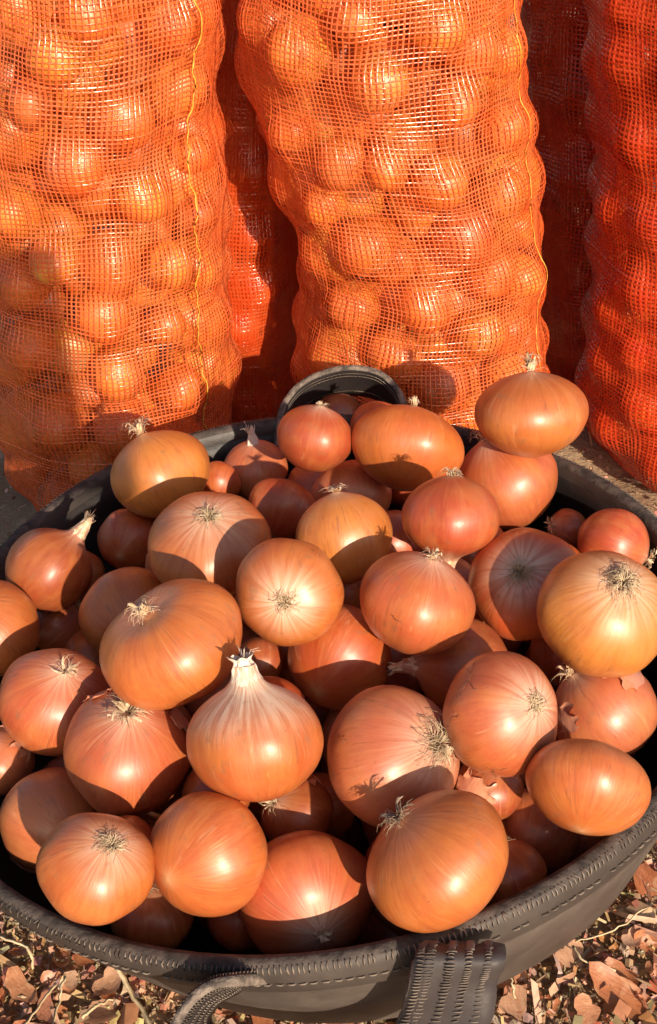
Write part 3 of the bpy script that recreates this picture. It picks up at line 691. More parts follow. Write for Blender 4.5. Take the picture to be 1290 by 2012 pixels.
SACK_M = dict(Yc=0.905, b=0.11, ztop=0.47, edge=[[-0.0371, -0.0023, 0.1838], [0.0187, -0.0158, 0.1919], [0.0712, -0.0263, 0.1952], [0.1208, -0.0311, 0.1864], [0.1678, -0.0303, 0.1756], [0.2123, -0.0214, 0.1734], [0.2748, -0.0436, 0.1637], [0.3328, -0.0611, 0.1506], [0.3832, -0.0699, 0.1417], [0.4038, -0.0654, 0.1383]],
  on=[
  (-0.0187, 0.8412, 0.3866, 0.0231, 1), (0.0335, 0.816, 0.3723, 0.0201, 1), (0.0713, 0.8221, 0.4062, 0.0184, 1), (0.0844, 0.8253, 0.3578, 0.0178, 1), (0.0095, 0.8236, 0.3164, 0.0183, 1),
  (0.0766, 0.8197, 0.3042, 0.0205, 1), (0.0284, 0.83, 0.2537, 0.0243, 1), (0.0962, 0.8273, 0.2619, 0.0241, 1), (0.125, 0.8488, 0.2847, 0.0184, 1), (0.07, 0.8163, 0.211, 0.021, 1),
  (0.0193, 0.8421, 0.199, 0.0201, 1), (0.1154, 0.8261, 0.1837, 0.0185, 1), (0.144, 0.8611, 0.2132, 0.0195, 1), (-0.025, 0.85, 0.3306, 0.0178, 1), (0.0503, 0.8203, 0.1673, 0.0217, 1),
  (0.0844, 0.82, 0.143, 0.0243, 1), (0.1436, 0.85, 0.135, 0.021, 1), (0.04, 0.8128, 0.3168, 0.0167, 1), (0.0179, 0.8145, 0.4128, 0.0162, 1), (0.1179, 0.8711, 0.3784, 0.0183, 1),
  (0.1224, 0.859, 0.3293, 0.0173, 1), (-0.0106, 0.8931, 0.1178, 0.0195, 1), (-0.0018, 0.8378, 0.2814, 0.0168, 1), (-0.0326, 0.9037, 0.3597, 0.0332, 0), (-0.0124, 0.8922, 0.2796, 0.0316, 0),
  (0.1639, 0.9209, 0.084, 0.0275, 0), (0.0187, 0.8634, 0.4606, 0.0299, 0), (0.0803, 0.9168, 0.4612, 0.0308, 0), (0.0025, 0.9062, 0.2003, 0.0263, 0), (0.134, 0.9051, 0.2725, 0.03, 0),
  (0.0265, 0.8458, 0.0907, 0.0264, 0), (0.1069, 0.9221, 0.4072, 0.0297, 0), (0.1408, 0.9107, 0.1811, 0.0339, 0), (0.1195, 0.9253, 0.3423, 0.0271, 0), (-0.028, 0.9105, 0.4359, 0.0305, 0),
  (0.0157, 0.8567, 0.1457, 0.0304, 0), (0.0918, 0.857, 0.4282, 0.0262, 0), (-0.0033, 0.9231, 0.1519, 0.0255, 0), (0.0773, 0.821, 0.0958, 0.0249, 0), (0.0035, 0.865, 0.2331, 0.0237, 0),
  (0.1612, 0.916, 0.131, 0.0222, 0), (-0.0192, 0.8527, 0.4319, 0.0191, 0), (0.0619, 0.8475, 0.4553, 0.0193, 0), (-0.0043, 0.8792, 0.0809, 0.0192, 0), (-0.0108, 0.9266, 0.2432, 0.0192, 0),
  (0.1201, 0.8354, 0.2278, 0.019, 0), (0.1158, 0.8241, 0.1119, 0.0196, 0), (0.1386, 0.854, 0.1729, 0.0197, 0), (0.1325, 0.89, 0.3201, 0.0198, 0), (0.0444, 0.8239, 0.1274, 0.0197, 0),
  (-0.0404, 0.8751, 0.3987, 0.021, 0), (-0.0344, 0.9238, 0.3147, 0.0193, 0), (0.0944, 0.8419, 0.3863, 0.0191, 0), (0.1478, 0.9206, 0.2301, 0.0216, 0), (0.0117, 0.8967, 0.3663, 0.0236, 2),
  (0.0895, 0.869, 0.1585, 0.0255, 2), (0.0479, 0.8757, 0.419, 0.0272, 2), (0.0523, 0.8591, 0.3154, 0.0256, 2), (0.0483, 0.893, 0.2615, 0.0252, 2), (0.1144, 0.8862, 0.2181, 0.0221, 2),
  (0.0312, 0.8831, 0.3365, 0.0229, 2), (0.0487, 0.8695, 0.1958, 0.0264, 2), (0.0379, 0.8666, 0.3718, 0.0237, 2), (0.0772, 0.8574, 0.1254, 0.0239, 2), (0.0688, 0.8552, 0.2763, 0.0265, 2),
  (0.0047, 0.8733, 0.4156, 0.0259, 2), (0.0939, 0.8671, 0.0733, 0.0256, 2), (0.0834, 0.8542, 0.2339, 0.0233, 2), (0.0497, 0.895, 0.1522, 0.0235, 2), (0.1197, 0.8774, 0.1205, 0.0251, 2),
  (0.0345, 0.9031, 0.4672, 0.0264, 2), (0.0471, 0.8584, 0.2317, 0.0232, 2), (0.0291, 0.9035, 0.3994, 0.0242, 2), (0.0691, 0.8849, 0.3813, 0.0236, 2), (0.0898, 0.8982, 0.1919, 0.0239, 2),
  (0.0713, 0.8633, 0.3524, 0.0239, 2), (0.0219, 0.8711, 0.2745, 0.0227, 2), (-0.0027, 0.8901, 0.3256, 0.0231, 2), (0.0464, 0.9042, 0.3649, 0.0223, 2), (0.1049, 0.8793, 0.2548, 0.0254, 2),
  (0.0962, 0.8612, 0.1946, 0.0234, 2), (0.0979, 0.895, 0.3116, 0.034, 2), (0.0581, 0.895, 0.3173, 0.034, 2), (0.1033, 0.895, 0.3683, 0.034, 2), (0.0205, 0.895, 0.3285, 0.034, 2),
  (-0.0019, 0.895, 0.2865, 0.034, 2), (0.0607, 0.895, 0.2503, 0.034, 2),
  ])
LABELS_R = {43: 'topmost onion along the left flank of the red right-hand sack', 0: 'second onion from the top along the left flank of the red right-hand sack', 41: 'third onion from the top along the left flank of the red right-hand sack', 17: 'fourth onion from the top along the left flank of the red right-hand sack', 1: 'fifth onion from the top along the left flank of the red right-hand sack', 36: 'sixth onion from the top along the left flank of the red right-hand sack', 2: 'seventh onion from the top along the left flank of the red right-hand sack', 22: 'eighth onion from the top along the left flank of the red right-hand sack', 4: 'ninth onion from the top along the left flank of the red right-hand sack', 32: 'tenth onion from the top along the left flank of the red right-hand sack', 24: 'eleventh onion from the top along the left flank of the red right-hand sack', 45: 'twelfth onion from the top along the left flank of the red right-hand sack', 38: 'topmost onion left of the middle line of the red right-hand sack'}
SACK_R = dict(Yc=0.945, b=0.115, ztop=0.47, edge=[[-0.066, 0.2939, 0.4348], [-0.0249, 0.2593, 0.4543], [0.0034, 0.2297, 0.4759], [0.0577, 0.2218, 0.4715], [0.1479, 0.2189, 0.4529], [0.2804, 0.2085, 0.4231], [0.3394, 0.1952, 0.4078], [0.3943, 0.1877, 0.3936]],
  on=[
  (0.2221, 0.9061, 0.3653, 0.0228, 1), (0.2373, 0.8965, 0.313, 0.0234, 1), (0.2355, 0.9249, 0.2465, 0.0221, 1), (0.3466, 1.3875, -0.0236, 0.0325, 1), (0.2554, 0.8935, 0.1914, 0.0235, 1),
  (0.2475, 0.9211, 0.112, 0.0239, 1), (0.3435, 1.27, -0.1853, 0.0375, 1), (0.2693, 0.8843, 0.0886, 0.0235, 1), (0.3342, 1.5013, 0.1331, 0.0312, 1), (0.3279, 1.3544, -0.069, 0.03, 1),
  (0.3779, 1.2516, -0.2105, 0.0312, 1), (0.3342, 1.5453, 0.1937, 0.0312, 1), (0.3626, 0.8797, 0.2613, 0.0292, 0), (0.3757, 0.871, 0.0587, 0.0287, 0), (0.2493, 0.8875, 0.432, 0.0328, 0),
  (0.3325, 0.8764, 0.3383, 0.0306, 0), (0.3581, 0.8707, 0.1618, 0.0335, 0), (0.235, 0.963, 0.3081, 0.031, 0), (0.2818, 0.8653, 0.2956, 0.0265, 0), (0.2698, 0.9694, 0.0341, 0.0332, 0),
  (0.2982, 0.8804, 0.0394, 0.0307, 0), (0.31, 0.8675, 0.4028, 0.0331, 0), (0.2455, 0.9627, 0.2006, 0.0289, 0), (0.2197, 0.9711, 0.3991, 0.0286, 0), (0.2514, 0.9705, 0.1294, 0.0279, 0),
  (0.2956, 0.8666, 0.1316, 0.0264, 0), (0.2998, 0.8655, 0.2253, 0.0284, 0), (0.25, 0.9626, 0.4662, 0.0281, 0), (0.3034, 0.8986, 0.4665, 0.0276, 0), (0.3967, 0.8768, 0.1097, 0.0261, 0),
  (0.257, 0.8706, 0.3663, 0.0274, 0), (0.3233, 0.8609, 0.0881, 0.027, 0), (0.2439, 0.9218, 0.1575, 0.0228, 0), (0.2537, 0.9114, 0.0555, 0.0227, 0), (0.2434, 0.9483, 0.0752, 0.0221, 0),
  (0.3275, 0.8576, 0.2882, 0.0225, 0), (0.2395, 0.9729, 0.2506, 0.0246, 0), (0.2175, 0.9335, 0.4329, 0.024, 0), (0.257, 0.8853, 0.2491, 0.0239, 0), (0.3091, 0.8554, 0.1765, 0.0222, 0),
  (0.3538, 0.8607, 0.2149, 0.0221, 0), (0.2157, 0.9514, 0.351, 0.0219, 0), (0.3391, 0.8654, 0.0235, 0.0199, 0), (0.2153, 0.9055, 0.4032, 0.0192, 0), (0.29, 0.8527, 0.3409, 0.0196, 0),
  (0.2592, 0.8893, 0.1347, 0.02, 0), (0.2736, 0.9407, 0.43, 0.0225, 2), (0.2572, 0.9087, 0.3497, 0.023, 2), (0.283, 0.9198, 0.195, 0.0276, 2), (0.3034, 0.9196, 0.0293, 0.0226, 2),
  (0.2712, 0.9354, 0.2847, 0.0235, 2), (0.2917, 0.9066, 0.1089, 0.0232, 2), (0.2468, 0.9428, 0.386, 0.0261, 2), (0.2819, 0.9355, 0.4634, 0.0238, 2), (0.2765, 0.9413, 0.144, 0.0268, 2),
  (0.2933, 0.9112, 0.4231, 0.0237, 2),
  ])
LABELS_B1 = {}
SACK_B1 = dict(Yc=1.03, b=0.08, ztop=0.47, edge=[[-0.0337, -0.1545, -0.0152], [0.0578, -0.1525, -0.0145], [0.1057, -0.1488, -0.0142], [0.1465, -0.1457, -0.0139], [0.1807, -0.143, -0.0204], [0.2501, -0.1377, -0.0153], [0.3743, -0.1281, -0.002]],
  on=[
  (-0.0643, 0.9779, 0.1511, 0.0231, 1), (-0.0788, 0.9705, 0.1154, 0.0203, 1), (-0.0646, 0.9738, 0.1999, 0.0194, 1), (-0.0605, 0.9756, 0.2567, 0.0209, 1), (-0.0744, 0.9904, 0.0359, 0.0311, 0),
  (-0.0622, 0.986, 0.3492, 0.0312, 0), (-0.04, 1.0093, 0.4358, 0.0303, 0), (-0.0457, 1.0232, 0.105, 0.0312, 0), (-0.09, 0.998, 0.4023, 0.0272, 0), (-0.0936, 1.0049, 0.2917, 0.0326, 0),
  (-0.1037, 0.9983, 0.2189, 0.0262, 0), (-0.1125, 1.0047, 0.1533, 0.0263, 0), (-0.0403, 1.0225, 0.267, 0.0265, 0), (-0.0472, 1.0192, 0.209, 0.0282, 0), (-0.1144, 1.0057, 0.0792, 0.0301, 0),
  (-0.0252, 1.0204, 0.384, 0.0226, 0), (-0.0867, 1.0103, 0.4553, 0.022, 0), (-0.0401, 1.0225, 0.1607, 0.0232, 0), (-0.0354, 1.0214, 0.06, 0.0201, 0), (-0.0455, 0.9869, 0.2911, 0.0191, 0),
  (-0.0649, 0.9799, 0.08, 0.019, 0), (-0.0968, 0.9739, 0.1808, 0.0195, 0), (-0.1188, 1.004, 0.0221, 0.0196, 0), (-0.0731, 0.9787, 0.4399, 0.0198, 0), (-0.041, 1.0222, 0.0238, 0.0192, 0),
  ])
LABELS_B2 = {}
SACK_B2 = dict(Yc=1.13, b=0.1, ztop=0.47, edge=[[-0.0645, 0.1945, 0.3369], [0.1644, 0.1746, 0.3024], [0.3507, 0.1584, 0.2744]],
  on=[
  (0.2321, 1.0634, 0.2179, 0.0328, 0), (0.1956, 1.1013, 0.4181, 0.0328, 0), (0.2722, 1.0789, 0.0341, 0.0312, 0), (0.2729, 1.1019, 0.1247, 0.0308, 0), (0.1996, 1.0835, 0.3233, 0.0266, 0),
  (0.227, 1.0666, 0.3755, 0.0286, 0), (0.2458, 1.0635, 0.0845, 0.0274, 0), (0.2083, 1.0958, 0.1599, 0.027, 0), (0.1991, 1.0922, 0.2679, 0.026, 0), (0.2681, 1.101, 0.1834, 0.0269, 0),
  (0.2169, 1.0989, 0.0495, 0.0269, 0), (0.2482, 1.0601, 0.1547, 0.0267, 0), (0.2102, 1.0962, 0.1005, 0.0235, 0), (0.2171, 1.0868, 0.4662, 0.0234, 0), (0.2493, 1.0902, 0.3295, 0.0222, 0),
  (0.2222, 1.0535, 0.2946, 0.023, 0), (0.2098, 1.0547, 0.4268, 0.0194, 0), (0.2501, 1.0979, 0.4033, 0.0208, 0), (0.184, 1.0887, 0.3708, 0.0197, 0), (0.2405, 1.0783, 0.4335, 0.0201, 0),
  (0.1971, 1.0926, 0.2025, 0.0204, 0),
  ])


def place(o, loc, R, axis, roll):
    q = Vector((0, 0, 1)).rotation_difference(Vector(axis).normalized()) @ Quaternion((0, 0, 1), roll)
    o.rotation_mode = 'QUATERNION'
    o.rotation_quaternion = q
    o.location = loc
    o.scale = (R, R, R)

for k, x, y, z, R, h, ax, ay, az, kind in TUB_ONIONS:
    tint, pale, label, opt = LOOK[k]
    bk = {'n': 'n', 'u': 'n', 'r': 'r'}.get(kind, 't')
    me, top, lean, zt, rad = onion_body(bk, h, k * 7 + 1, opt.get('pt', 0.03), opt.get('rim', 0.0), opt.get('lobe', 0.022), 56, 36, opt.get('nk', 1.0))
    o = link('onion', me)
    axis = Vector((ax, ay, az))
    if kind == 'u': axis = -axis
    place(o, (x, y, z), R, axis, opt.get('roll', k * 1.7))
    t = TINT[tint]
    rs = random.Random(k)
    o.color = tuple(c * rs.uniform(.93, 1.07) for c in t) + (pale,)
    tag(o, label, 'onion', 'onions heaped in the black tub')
    if kind == 'r':
        link('root_plate', root_plate(top, lean, k), o)
        link('root_tuft', root_tuft(top, lean, k, opt.get('n', 80), opt.get('size', .24), opt.get('lift', .05)), o)
    elif kind == 't':
        link('dry_stem_top', dry_top(top, lean, k, opt.get('n', 30), opt.get('size', .30), opt.get('up', .12), M_WISP if opt.get('dark') else None), o)
    elif kind in 'nu':
        link('dry_neck', neck_mesh(h, lean, k, opt.get('len', .45), opt.get('bend', .2), M_WHITE if opt.get('white') else M_PAPER, rad), o)
        if kind == 'u':
            low = lambda rho: h + 0.03 - 0.06 * rho
            rt = link('root_tuft', root_tuft(lambda rho: h * (1 - .35 * rho * rho) + .03, (0, 0), k, 26, .2, .08), o)
            rt.rotation_euler = (math.pi, 0, 0)
    elif kind == 'p':
        nm = link('dry_neck', neck_mesh(h * .80, lean, k, opt.get('len', .42), opt.get('bend', .12), M_WHITE, None, opt.get('r0', .16)), o)
    for ck in range(opt.get('cracks', 0)):
        a0 = rs.uniform(0, 6.28); z0 = rs.uniform(-.2, .5)
        link('skin_crack', crack_mesh(rad, lean, k * 10 + ck, a0, z0, a0 + rs.uniform(-.7, .7), z0 + rs.uniform(-.5, .3)), o)
    for (a0, z0, da, dz, curl) in opt.get('peel', ()):
        pl = link('loose_skin', peel_mesh(rad, lean, k, a0, z0, da, dz, curl), o)
        pl.color = (*opt.get('peelcol', (0.72, 0.34, 0.23)), .3)
        pl['label'] = 'torn pale patch of loose outer skin'

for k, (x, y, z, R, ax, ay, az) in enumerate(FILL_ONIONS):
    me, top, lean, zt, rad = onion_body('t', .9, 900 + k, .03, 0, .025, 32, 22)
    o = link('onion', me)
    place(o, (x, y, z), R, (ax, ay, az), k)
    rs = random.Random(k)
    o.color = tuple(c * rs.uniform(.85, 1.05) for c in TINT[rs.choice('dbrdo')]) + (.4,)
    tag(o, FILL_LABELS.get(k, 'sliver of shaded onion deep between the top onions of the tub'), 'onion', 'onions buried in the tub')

# ------------------------------------------------------------------ rubber tub
RC, RR, RZ, TX = Vector((-.0125, .522)), 0.22, 0.16, 0.093
def rim_pt(a, k=1.0, drop=0.0):
    w = 1 + .010 * math.cos(3 * a + 1.0) + .006 * math.cos(5 * a + .3)
    x, y = RC.x + RR * w * k * math.cos(a), RC.y + RR * w * k * math.sin(a)
    f = 1 - drop
    x += .030 * drop; y += .008 * drop
    z = (RZ + TX * RR * math.cos(a) + .003 * math.sin(4 * a)) * f
    return Vector((x, y, z))

def tub_shell(prof_out, prof_in, n=120):
    V, F = [], []
    prof = prof_out + prof_in[::-1]
    m = len(prof)
    for j in range(n):
        a = 2 * math.pi * j / n
        for k, drop in prof: V.append(rim_pt(a, k + .006 * math.sin(7 * a) * drop, drop))
    for j in range(n):
        b = (j + 1) % n
        for i in range(m - 1): F.append((j * m + i, b * m + i, b * m + i + 1, j * m + i + 1))
        F.append((j * m + m - 1, b * m + m - 1, b * m, j * m))
    return V, F, m

tub = bpy.data.objects.new('rubber_tub', None); COL.objects.link(tub)
tag(tub, 'dusty black rubber tub with stitched rim and two strap handles, filled with onions', 'tub')
outp = [(.62, .985), (.74, .89), (.87, .60), (.945, .32), (.978, .12), (.995, .02)]
inp = [(.60, .955), (.722, .86), (.85, .58), (.925, .30), (.956, .12), (.972, .02)]
V, F, m = tub_shell(outp, inp)
midx = []
for j in range(120):
    for i in range(m - 1): midx.append(0 if i < len(outp) - 1 else 1)
    midx.append(1)
link('tub_wall', make_mesh('tub_wall', V, F, [M_RUBBER, M_RUBBER_IN], midx=midx), tub)
V = [rim_pt(2 * math.pi * j / 60, .62, .965) for j in range(60)]
link('tub_base', make_mesh('tub_base', V, [tuple(range(60))], M_RUBBER_IN), tub)
bo = [(.982, .155), (1.000, .12), (1.012, .05), (1.012, .012), (1.004, -.012)]
bi = [(.955, .13), (.967, .06), (.970, .0), (.985, -.016)]
V, F, m = tub_shell(bo, bi)
midx = []
for j in range(120):
    for i in range(m): midx.append(1 if len(bo) - 1 <= i < len(bo) + 1 else 0)
link('rim_band', make_mesh('rim_band', V, F, [M_BAND, M_RIM], midx=midx), tub)
def capsule(S, p, d, nrm, L, w, hgt):
    d = d.normalized(); s = d.cross(nrm).normalized()
    pts = [p - d * L / 2 - nrm * hgt * .4, p - d * L * .25 + nrm * hgt, p + d * L * .25 + nrm * hgt, p + d * L / 2 - nrm * hgt * .4]
    S.add(pts, w, w)
S = Strands(); rs = random.Random(5)
for j in range(560):
    a = 2 * math.pi * (j + rs.uniform(-.15, .15)) / 560
    tdir = (rim_pt(a + .01, 1.01, .03) - rim_pt(a - .01, 1.01, .03)).normalized()
    if rs.random() > .06:
        p = rim_pt(a, 1.001, -.013); q = rim_pt(a, 1.0135, .004)
        S.add([p + tdir * rs.gauss(0, .0004), (p + q) / 2 + Vector((math.cos(a), math.sin(a), .8)) * .0008, q + tdir * rs.gauss(0, .0003)], .0004, .0004)
    if j % 2 == 0 and rs.random() < .92:
        r = rim_pt(a, 1.0122, .052); nn = Vector((math.cos(a), math.sin(a), .15)).normalized()
        capsule(S, r + nn * .0002, tdir + Vector((0, 0, rs.gauss(0, .12))), nn, .0034, .0005, .0006)
tag(link('stitching', make_mesh('stitching', S.v, S.f, M_STITCH), tub), kind='stuff')

def ribbon(name, pts, widths, thick, n, parent, rows):
    """flat strap swept along pts; widths are the half-width vectors"""
    P = [Vector(p) for p in catmull(pts, n)]; W = [Vector(p) for p in catmull(widths, n)]
    V, F, midx = [], [], []; S = Strands(); rs = random.Random(len(name) + n)
    nx = 7; T = []
    for i in range(n):
        d = (P[min(i + 1, n - 1)] - P[max(i - 1, 0)]).normalized()
        nn = d.cross(W[i]).normalized(); T.append(nn)
        for s in (1, -1):
            for k in range(nx):
                u = k / (nx - 1) * 2 - 1
                V.append(P[i] + W[i] * (u + rs.gauss(0, .006)) + nn * (thick / 2 * s + .0006 * math.cos(u * 9)))
    m = nx * 2
    for i in range(n - 1):
        for k in range(nx - 1):
            F.append((i * m + k, i * m + k + 1, (i + 1) * m + k + 1, (i + 1) * m + k)); midx.append(0)
            F.append((i * m + nx + k + 1, i * m + nx + k, (i + 1) * m + nx + k, (i + 1) * m + nx + k + 1)); midx.append(0)
        F.append((i * m + nx, i * m, (i + 1) * m, (i + 1) * m + nx)); midx.append(1)
        F.append((i * m + nx - 1, i * m + m - 1, (i + 1) * m + m - 1, (i + 1) * m + nx - 1)); midx.append(1)
    F.append(tuple(range(nx)) + tuple(range(m - 1, nx - 1, -1))); midx.append(1)
    e = (n - 1) * m; F.append(tuple(e + k for k in range(m - 1, nx - 1, -1)) + tuple(e + k for k in range(nx))); midx.append(1)
    o = link(name, make_mesh(name, V, F, [M_STRAP, M_FRAY], midx=midx), parent)
    step = 1
    for i in range(1, n - 1, step):
        d = (P[i + 1] - P[i - 1]).normalized(); w = W[i].normalized()
        for u, L, across in rows:
            for s in (1, -1):
                p = P[i] + W[i] * u + T[i] * (thick / 2 + .0004) * s
                capsule(S, p, (w if across else d) + d * rs.gauss(0, .1), T[i] * s, L * rs.uniform(.6, 1.2), .00036, .0003)
    tag(link('stitching', make_mesh('stitching', S.v, S.f, M_STITCH), o), kind='stuff')
    return o
handle_pts = [(-0.0357, 0.7326, 0.1315), (-0.0352, 0.7468, 0.1415), (-0.0308, 0.762, 0.1521), (-0.0164, 0.7756, 0.1617), (0.0091, 0.7835, 0.1672), (0.034, 0.7816, 0.1658), (0.0491, 0.7704, 0.158), (0.0545, 0.7565, 0.1483), (0.0562, 0.7389, 0.136)]
ribbon('handle', handle_pts, [(0, .0126, -.018)] * len(handle_pts), .0042, 70, tub, [(-.75, .0032, False), (-.55, .0032, False), (.6, .0032, False)])
ribbon('handle', [(0.0562, 0.306, 0.1696), (0.0547, 0.3, 0.1749), (0.0531, 0.2945, 0.176), (0.051, 0.293, 0.163), (0.0481, 0.289, 0.1417), (0.0342, 0.285, 0.1091), (-0.0011, 0.283, 0.0919), (-0.0364, 0.285, 0.1091), (-0.058, 0.291, 0.1307), (-0.0548, 0.297, 0.142), (-0.0452, 0.301, 0.1488), (-0.0357, 0.304, 0.1508), (-0.0258, 0.316, 0.1351)],
    [(0.0175, 0, 0), (0.0182, 0, 0), (0.0185, -0.001, 0.001), (0.0185, 0.002, 0.0), (0.0185, -0.004, 0.004), (0.012, -0.006, -0.012), (-0.004, -0.002, -0.02), (-0.002, 0.013, -0.016), (0.004, 0.013, -0.016), (0.005, 0.012, -0.016), (0.004, 0.01, -0.017), (0.002, 0.011, -0.016), (0, 0.012, -0.016)], .0042, 110, tub, [(-.86, .0036, True), (-.66, .0040, True), (-.2, .0040, True), (.2, .0036, True), (.62, .0032, True)])


# ------------------------------------------------------------------ net sacks
ONION_POOL = []
for s in range(9):
    kind = ('r', 't', 't', 'r')[s % 4]
    me, top, lean, zt, rad = onion_body(kind, .86 + .02 * (s % 4), 500 + s, .03, 0, .03, 28, 20)
    ONION_POOL.append(me)
ANCHOR = {}
def build_sack(name, data, mat, label, seam=None, pitch=.0042, zpitch=.0034, tw=(.00095, .0008), tints='oodpry', on_group='', seeds_lab={}, fill_lab='', seed=1):
    rs = random.Random(seed); rn = np.random.default_rng(seed)
    on = np.array([o[:4] for o in data['on']]); E = np.array(data['edge']); Yc, b, ztop = data['Yc'], data['b'], data['ztop']
    root = bpy.data.objects.new('net_sack', None); COL.objects.link(root)
    zz = np.interp(.0, E[:, 0], (E[:, 1] + E[:, 2]) / 2)
    root.location = (float(zz), Yc, 0)
    tag(root, label, 'sack of onions')
    off = Vector(root.location)
    # surface
    zmax = ztop + .055
    nz = int(zmax / zpitch); nth = int(2 * math.pi * .112 / pitch)
    Z = np.linspace(.004, zmax, nz); TH = np.linspace(0, 2 * math.pi, nth, endpoint=False)
    cx = np.interp(Z, E[:, 0], (E[:, 1] + E[:, 2]) / 2); a = np.interp(Z, E[:, 0], (E[:, 2] - E[:, 1]) / 2)
    tp = np.ones(nz)
    lo = Z < .07; tp[lo] = np.sqrt(np.maximum(0, 1 - ((.07 - Z[lo]) / .075) ** 2)) * .45 + .55
    hi = Z > ztop - .04; tp[hi] = 1 - .85 * ((Z[hi] - ztop + .04) / .095) ** 2
    dx = np.cos(TH)[None, :] * np.ones((nz, 1)); dy = np.sin(TH)[None, :] * np.ones((nz, 1))
    base = 1 / np.sqrt((dx / (a * tp)[:, None]) ** 2 + (dy / (b * tp)[:, None]) ** 2)
    r_on = np.zeros((nz, nth))
    for (ox, oy, oz, orr) in on:
        rr = orr * 1.015
        rho2 = rr ** 2 - (Z - oz) ** 2
        ok = rho2 > 0
        qx = (ox - cx)[:, None]; qy = oy - Yc
        along = dx * qx + dy * qy; perp2 = qx ** 2 + qy ** 2 - along ** 2
        disc = rho2[:, None] - perp2
        hit = (disc > 0) & ok[:, None]
        r_on = np.where(hit, np.maximum(r_on, along + np.sqrt(np.maximum(disc, 0))), r_on)
    floor = base * data.get('floor', .915)
    r_on = np.maximum(r_on, floor)
    r = r_on.copy()
    for _ in range(26):
        sm = (np.roll(r, 1, 1) + np.roll(r, -1, 1) + np.vstack([r[:1], r[:-1]]) + np.vstack([r[1:], r[-1:]])) / 4
        r = np.maximum(r_on, sm)
    for _ in range(2):
        r = (r * 2 + np.roll(r, 1, 1) + np.roll(r, -1, 1) + np.vstack([r[:1], r[:-1]]) + np.vstack([r[1:], r[-1:]])) / 6
    r += .0014
    # threads wander: warp the sampling grid
    def fld(k, amp):
        f = np.zeros((nz, nth))
        for _ in range(k):
            m = rn.integers(1, 7); w = rn.uniform(8, 45); p, q = rn.uniform(0, 6.28, 2)
            f += np.sin(TH[None, :] * m + p + Z[:, None] * rn.uniform(-12, 12)) * np.sin(Z[:, None] * w + q)
        return f * amp / math.sqrt(k)
    # pull towards bulges (mesh opens over gaps, closes at flanks)
    gx = np.roll(r, -1, 1) - np.roll(r, 1, 1); gz = np.vstack([r[1:], r[-1:]]) - np.vstack([r[:1], r[:-1]])
    wth = fld(6, .0028) - gx * .35; wz = fld(6, .0026) - gz * .35
    thg = TH[None, :] + wth / .11; zg = np.clip(Z[:, None] + wz, .003, zmax)
    X = cx[:, None] + r * np.cos(thg); Y = Yc + r * np.sin(thg)
    P = np.stack([X, Y, zg], -1)
    # ribbons
    nth_v = np.roll(P, -1, 1) - np.roll(P, 1, 1); tth = nth_v / np.linalg.norm(nth_v, axis=-1, keepdims=True)
    nz_v = np.concatenate([P[1:], P[-1:]]) - np.concatenate([P[:1], P[:-1]]); tz = nz_v / np.linalg.norm(nz_v, axis=-1, keepdims=True)
    nor = np.cross(tth, tz)
    ii, jj = np.meshgrid(np.arange(nz), np.arange(nth), indexing='ij')
    weave = np.where((ii + jj) % 2 == 0, 1, -1)[..., None] * .00022
    wv = tw[0] * rn.uniform(.75, 1.3, (1, nth, 1)); wh = tw[1] * rn.uniform(.7, 1.35, (nz, 1, 1))
    tilt = rn.normal(0, .25, (1, nth, 1)); tilt2 = rn.normal(0, .30, (nz, 1, 1))
    A0 = P - tth * wv + nor * (weave - tilt * wv); A1 = P + tth * wv + nor * (weave + tilt * wv); A2 = P + nor * (weave + wv * .65)
    B0 = P - tz * wh - nor * (weave + tilt2 * wh); B1 = P + tz * wh - nor * (weave - tilt2 * wh); B2 = P + nor * (wh * .65 - weave)
    N = nz * nth
    verts = np.concatenate([q.reshape(-1, 3) for q in (A0, A2, A1, B0, B2, B1)]) - np.array(off)[None]
    idx = np.arange(N).reshape(nz, nth)
    va = idx[:-1].ravel(); vb = idx[1:].ravel()
    ha = idx.ravel(); hb = np.roll(idx, -1, 1).ravel()
    faces = np.concatenate([np.stack([va + k * N, va + (k + 1) * N, vb + (k + 1) * N, vb + k * N], 1) for k in (0, 1)] +
                           [np.stack([ha + k * N, hb + k * N, hb + (k + 1) * N, ha + (k + 1) * N][::-1], 1) for k in (3, 4)])
    me = bpy.data.meshes.new('netting')
    me.vertices.add(len(verts)); me.vertices.foreach_set('co', verts.ravel())
    me.loops.add(faces.size); me.loops.foreach_set('vertex_index', faces.ravel().astype(np.int32))
    me.polygons.add(len(faces)); me.polygons.foreach_set('loop_start', np.arange(0, faces.size, 4, dtype=np.int32))
    me.polygons.foreach_set('use_smooth', np.ones(len(faces), dtype=bool))
    me.materials.append(mat); me.update(calc_edges=True); me.validate()
    tag(link('netting', me, root), kind='stuff')
    # gathered neck of the sack above the packed onions
    V, F = [], []; n = 40
    topr = r[-1].mean()
    for i in range(9):
        t = i / 8
        for j in range(n):
            aa = 6.2832 * j / n
            q = (topr * (1 - t) ** 1.5 + .016 + (.03 * (t - .6) if t > .6 else 0)) * (1 + .13 * math.cos(9 * aa + i * .3))
            V.append((float(cx[-1]) + q * math.cos(aa) - off.x, q * math.sin(aa), zmax - .002 + .10 * t))
    for i in range(8):
        for j in range(n): F.append((i * n + j, i * n + (j + 1) % n, (i + 1) * n + (j + 1) % n, (i + 1) * n + j))
    link('gathered_top', make_mesh('gathered_top', V, F, mat), root)
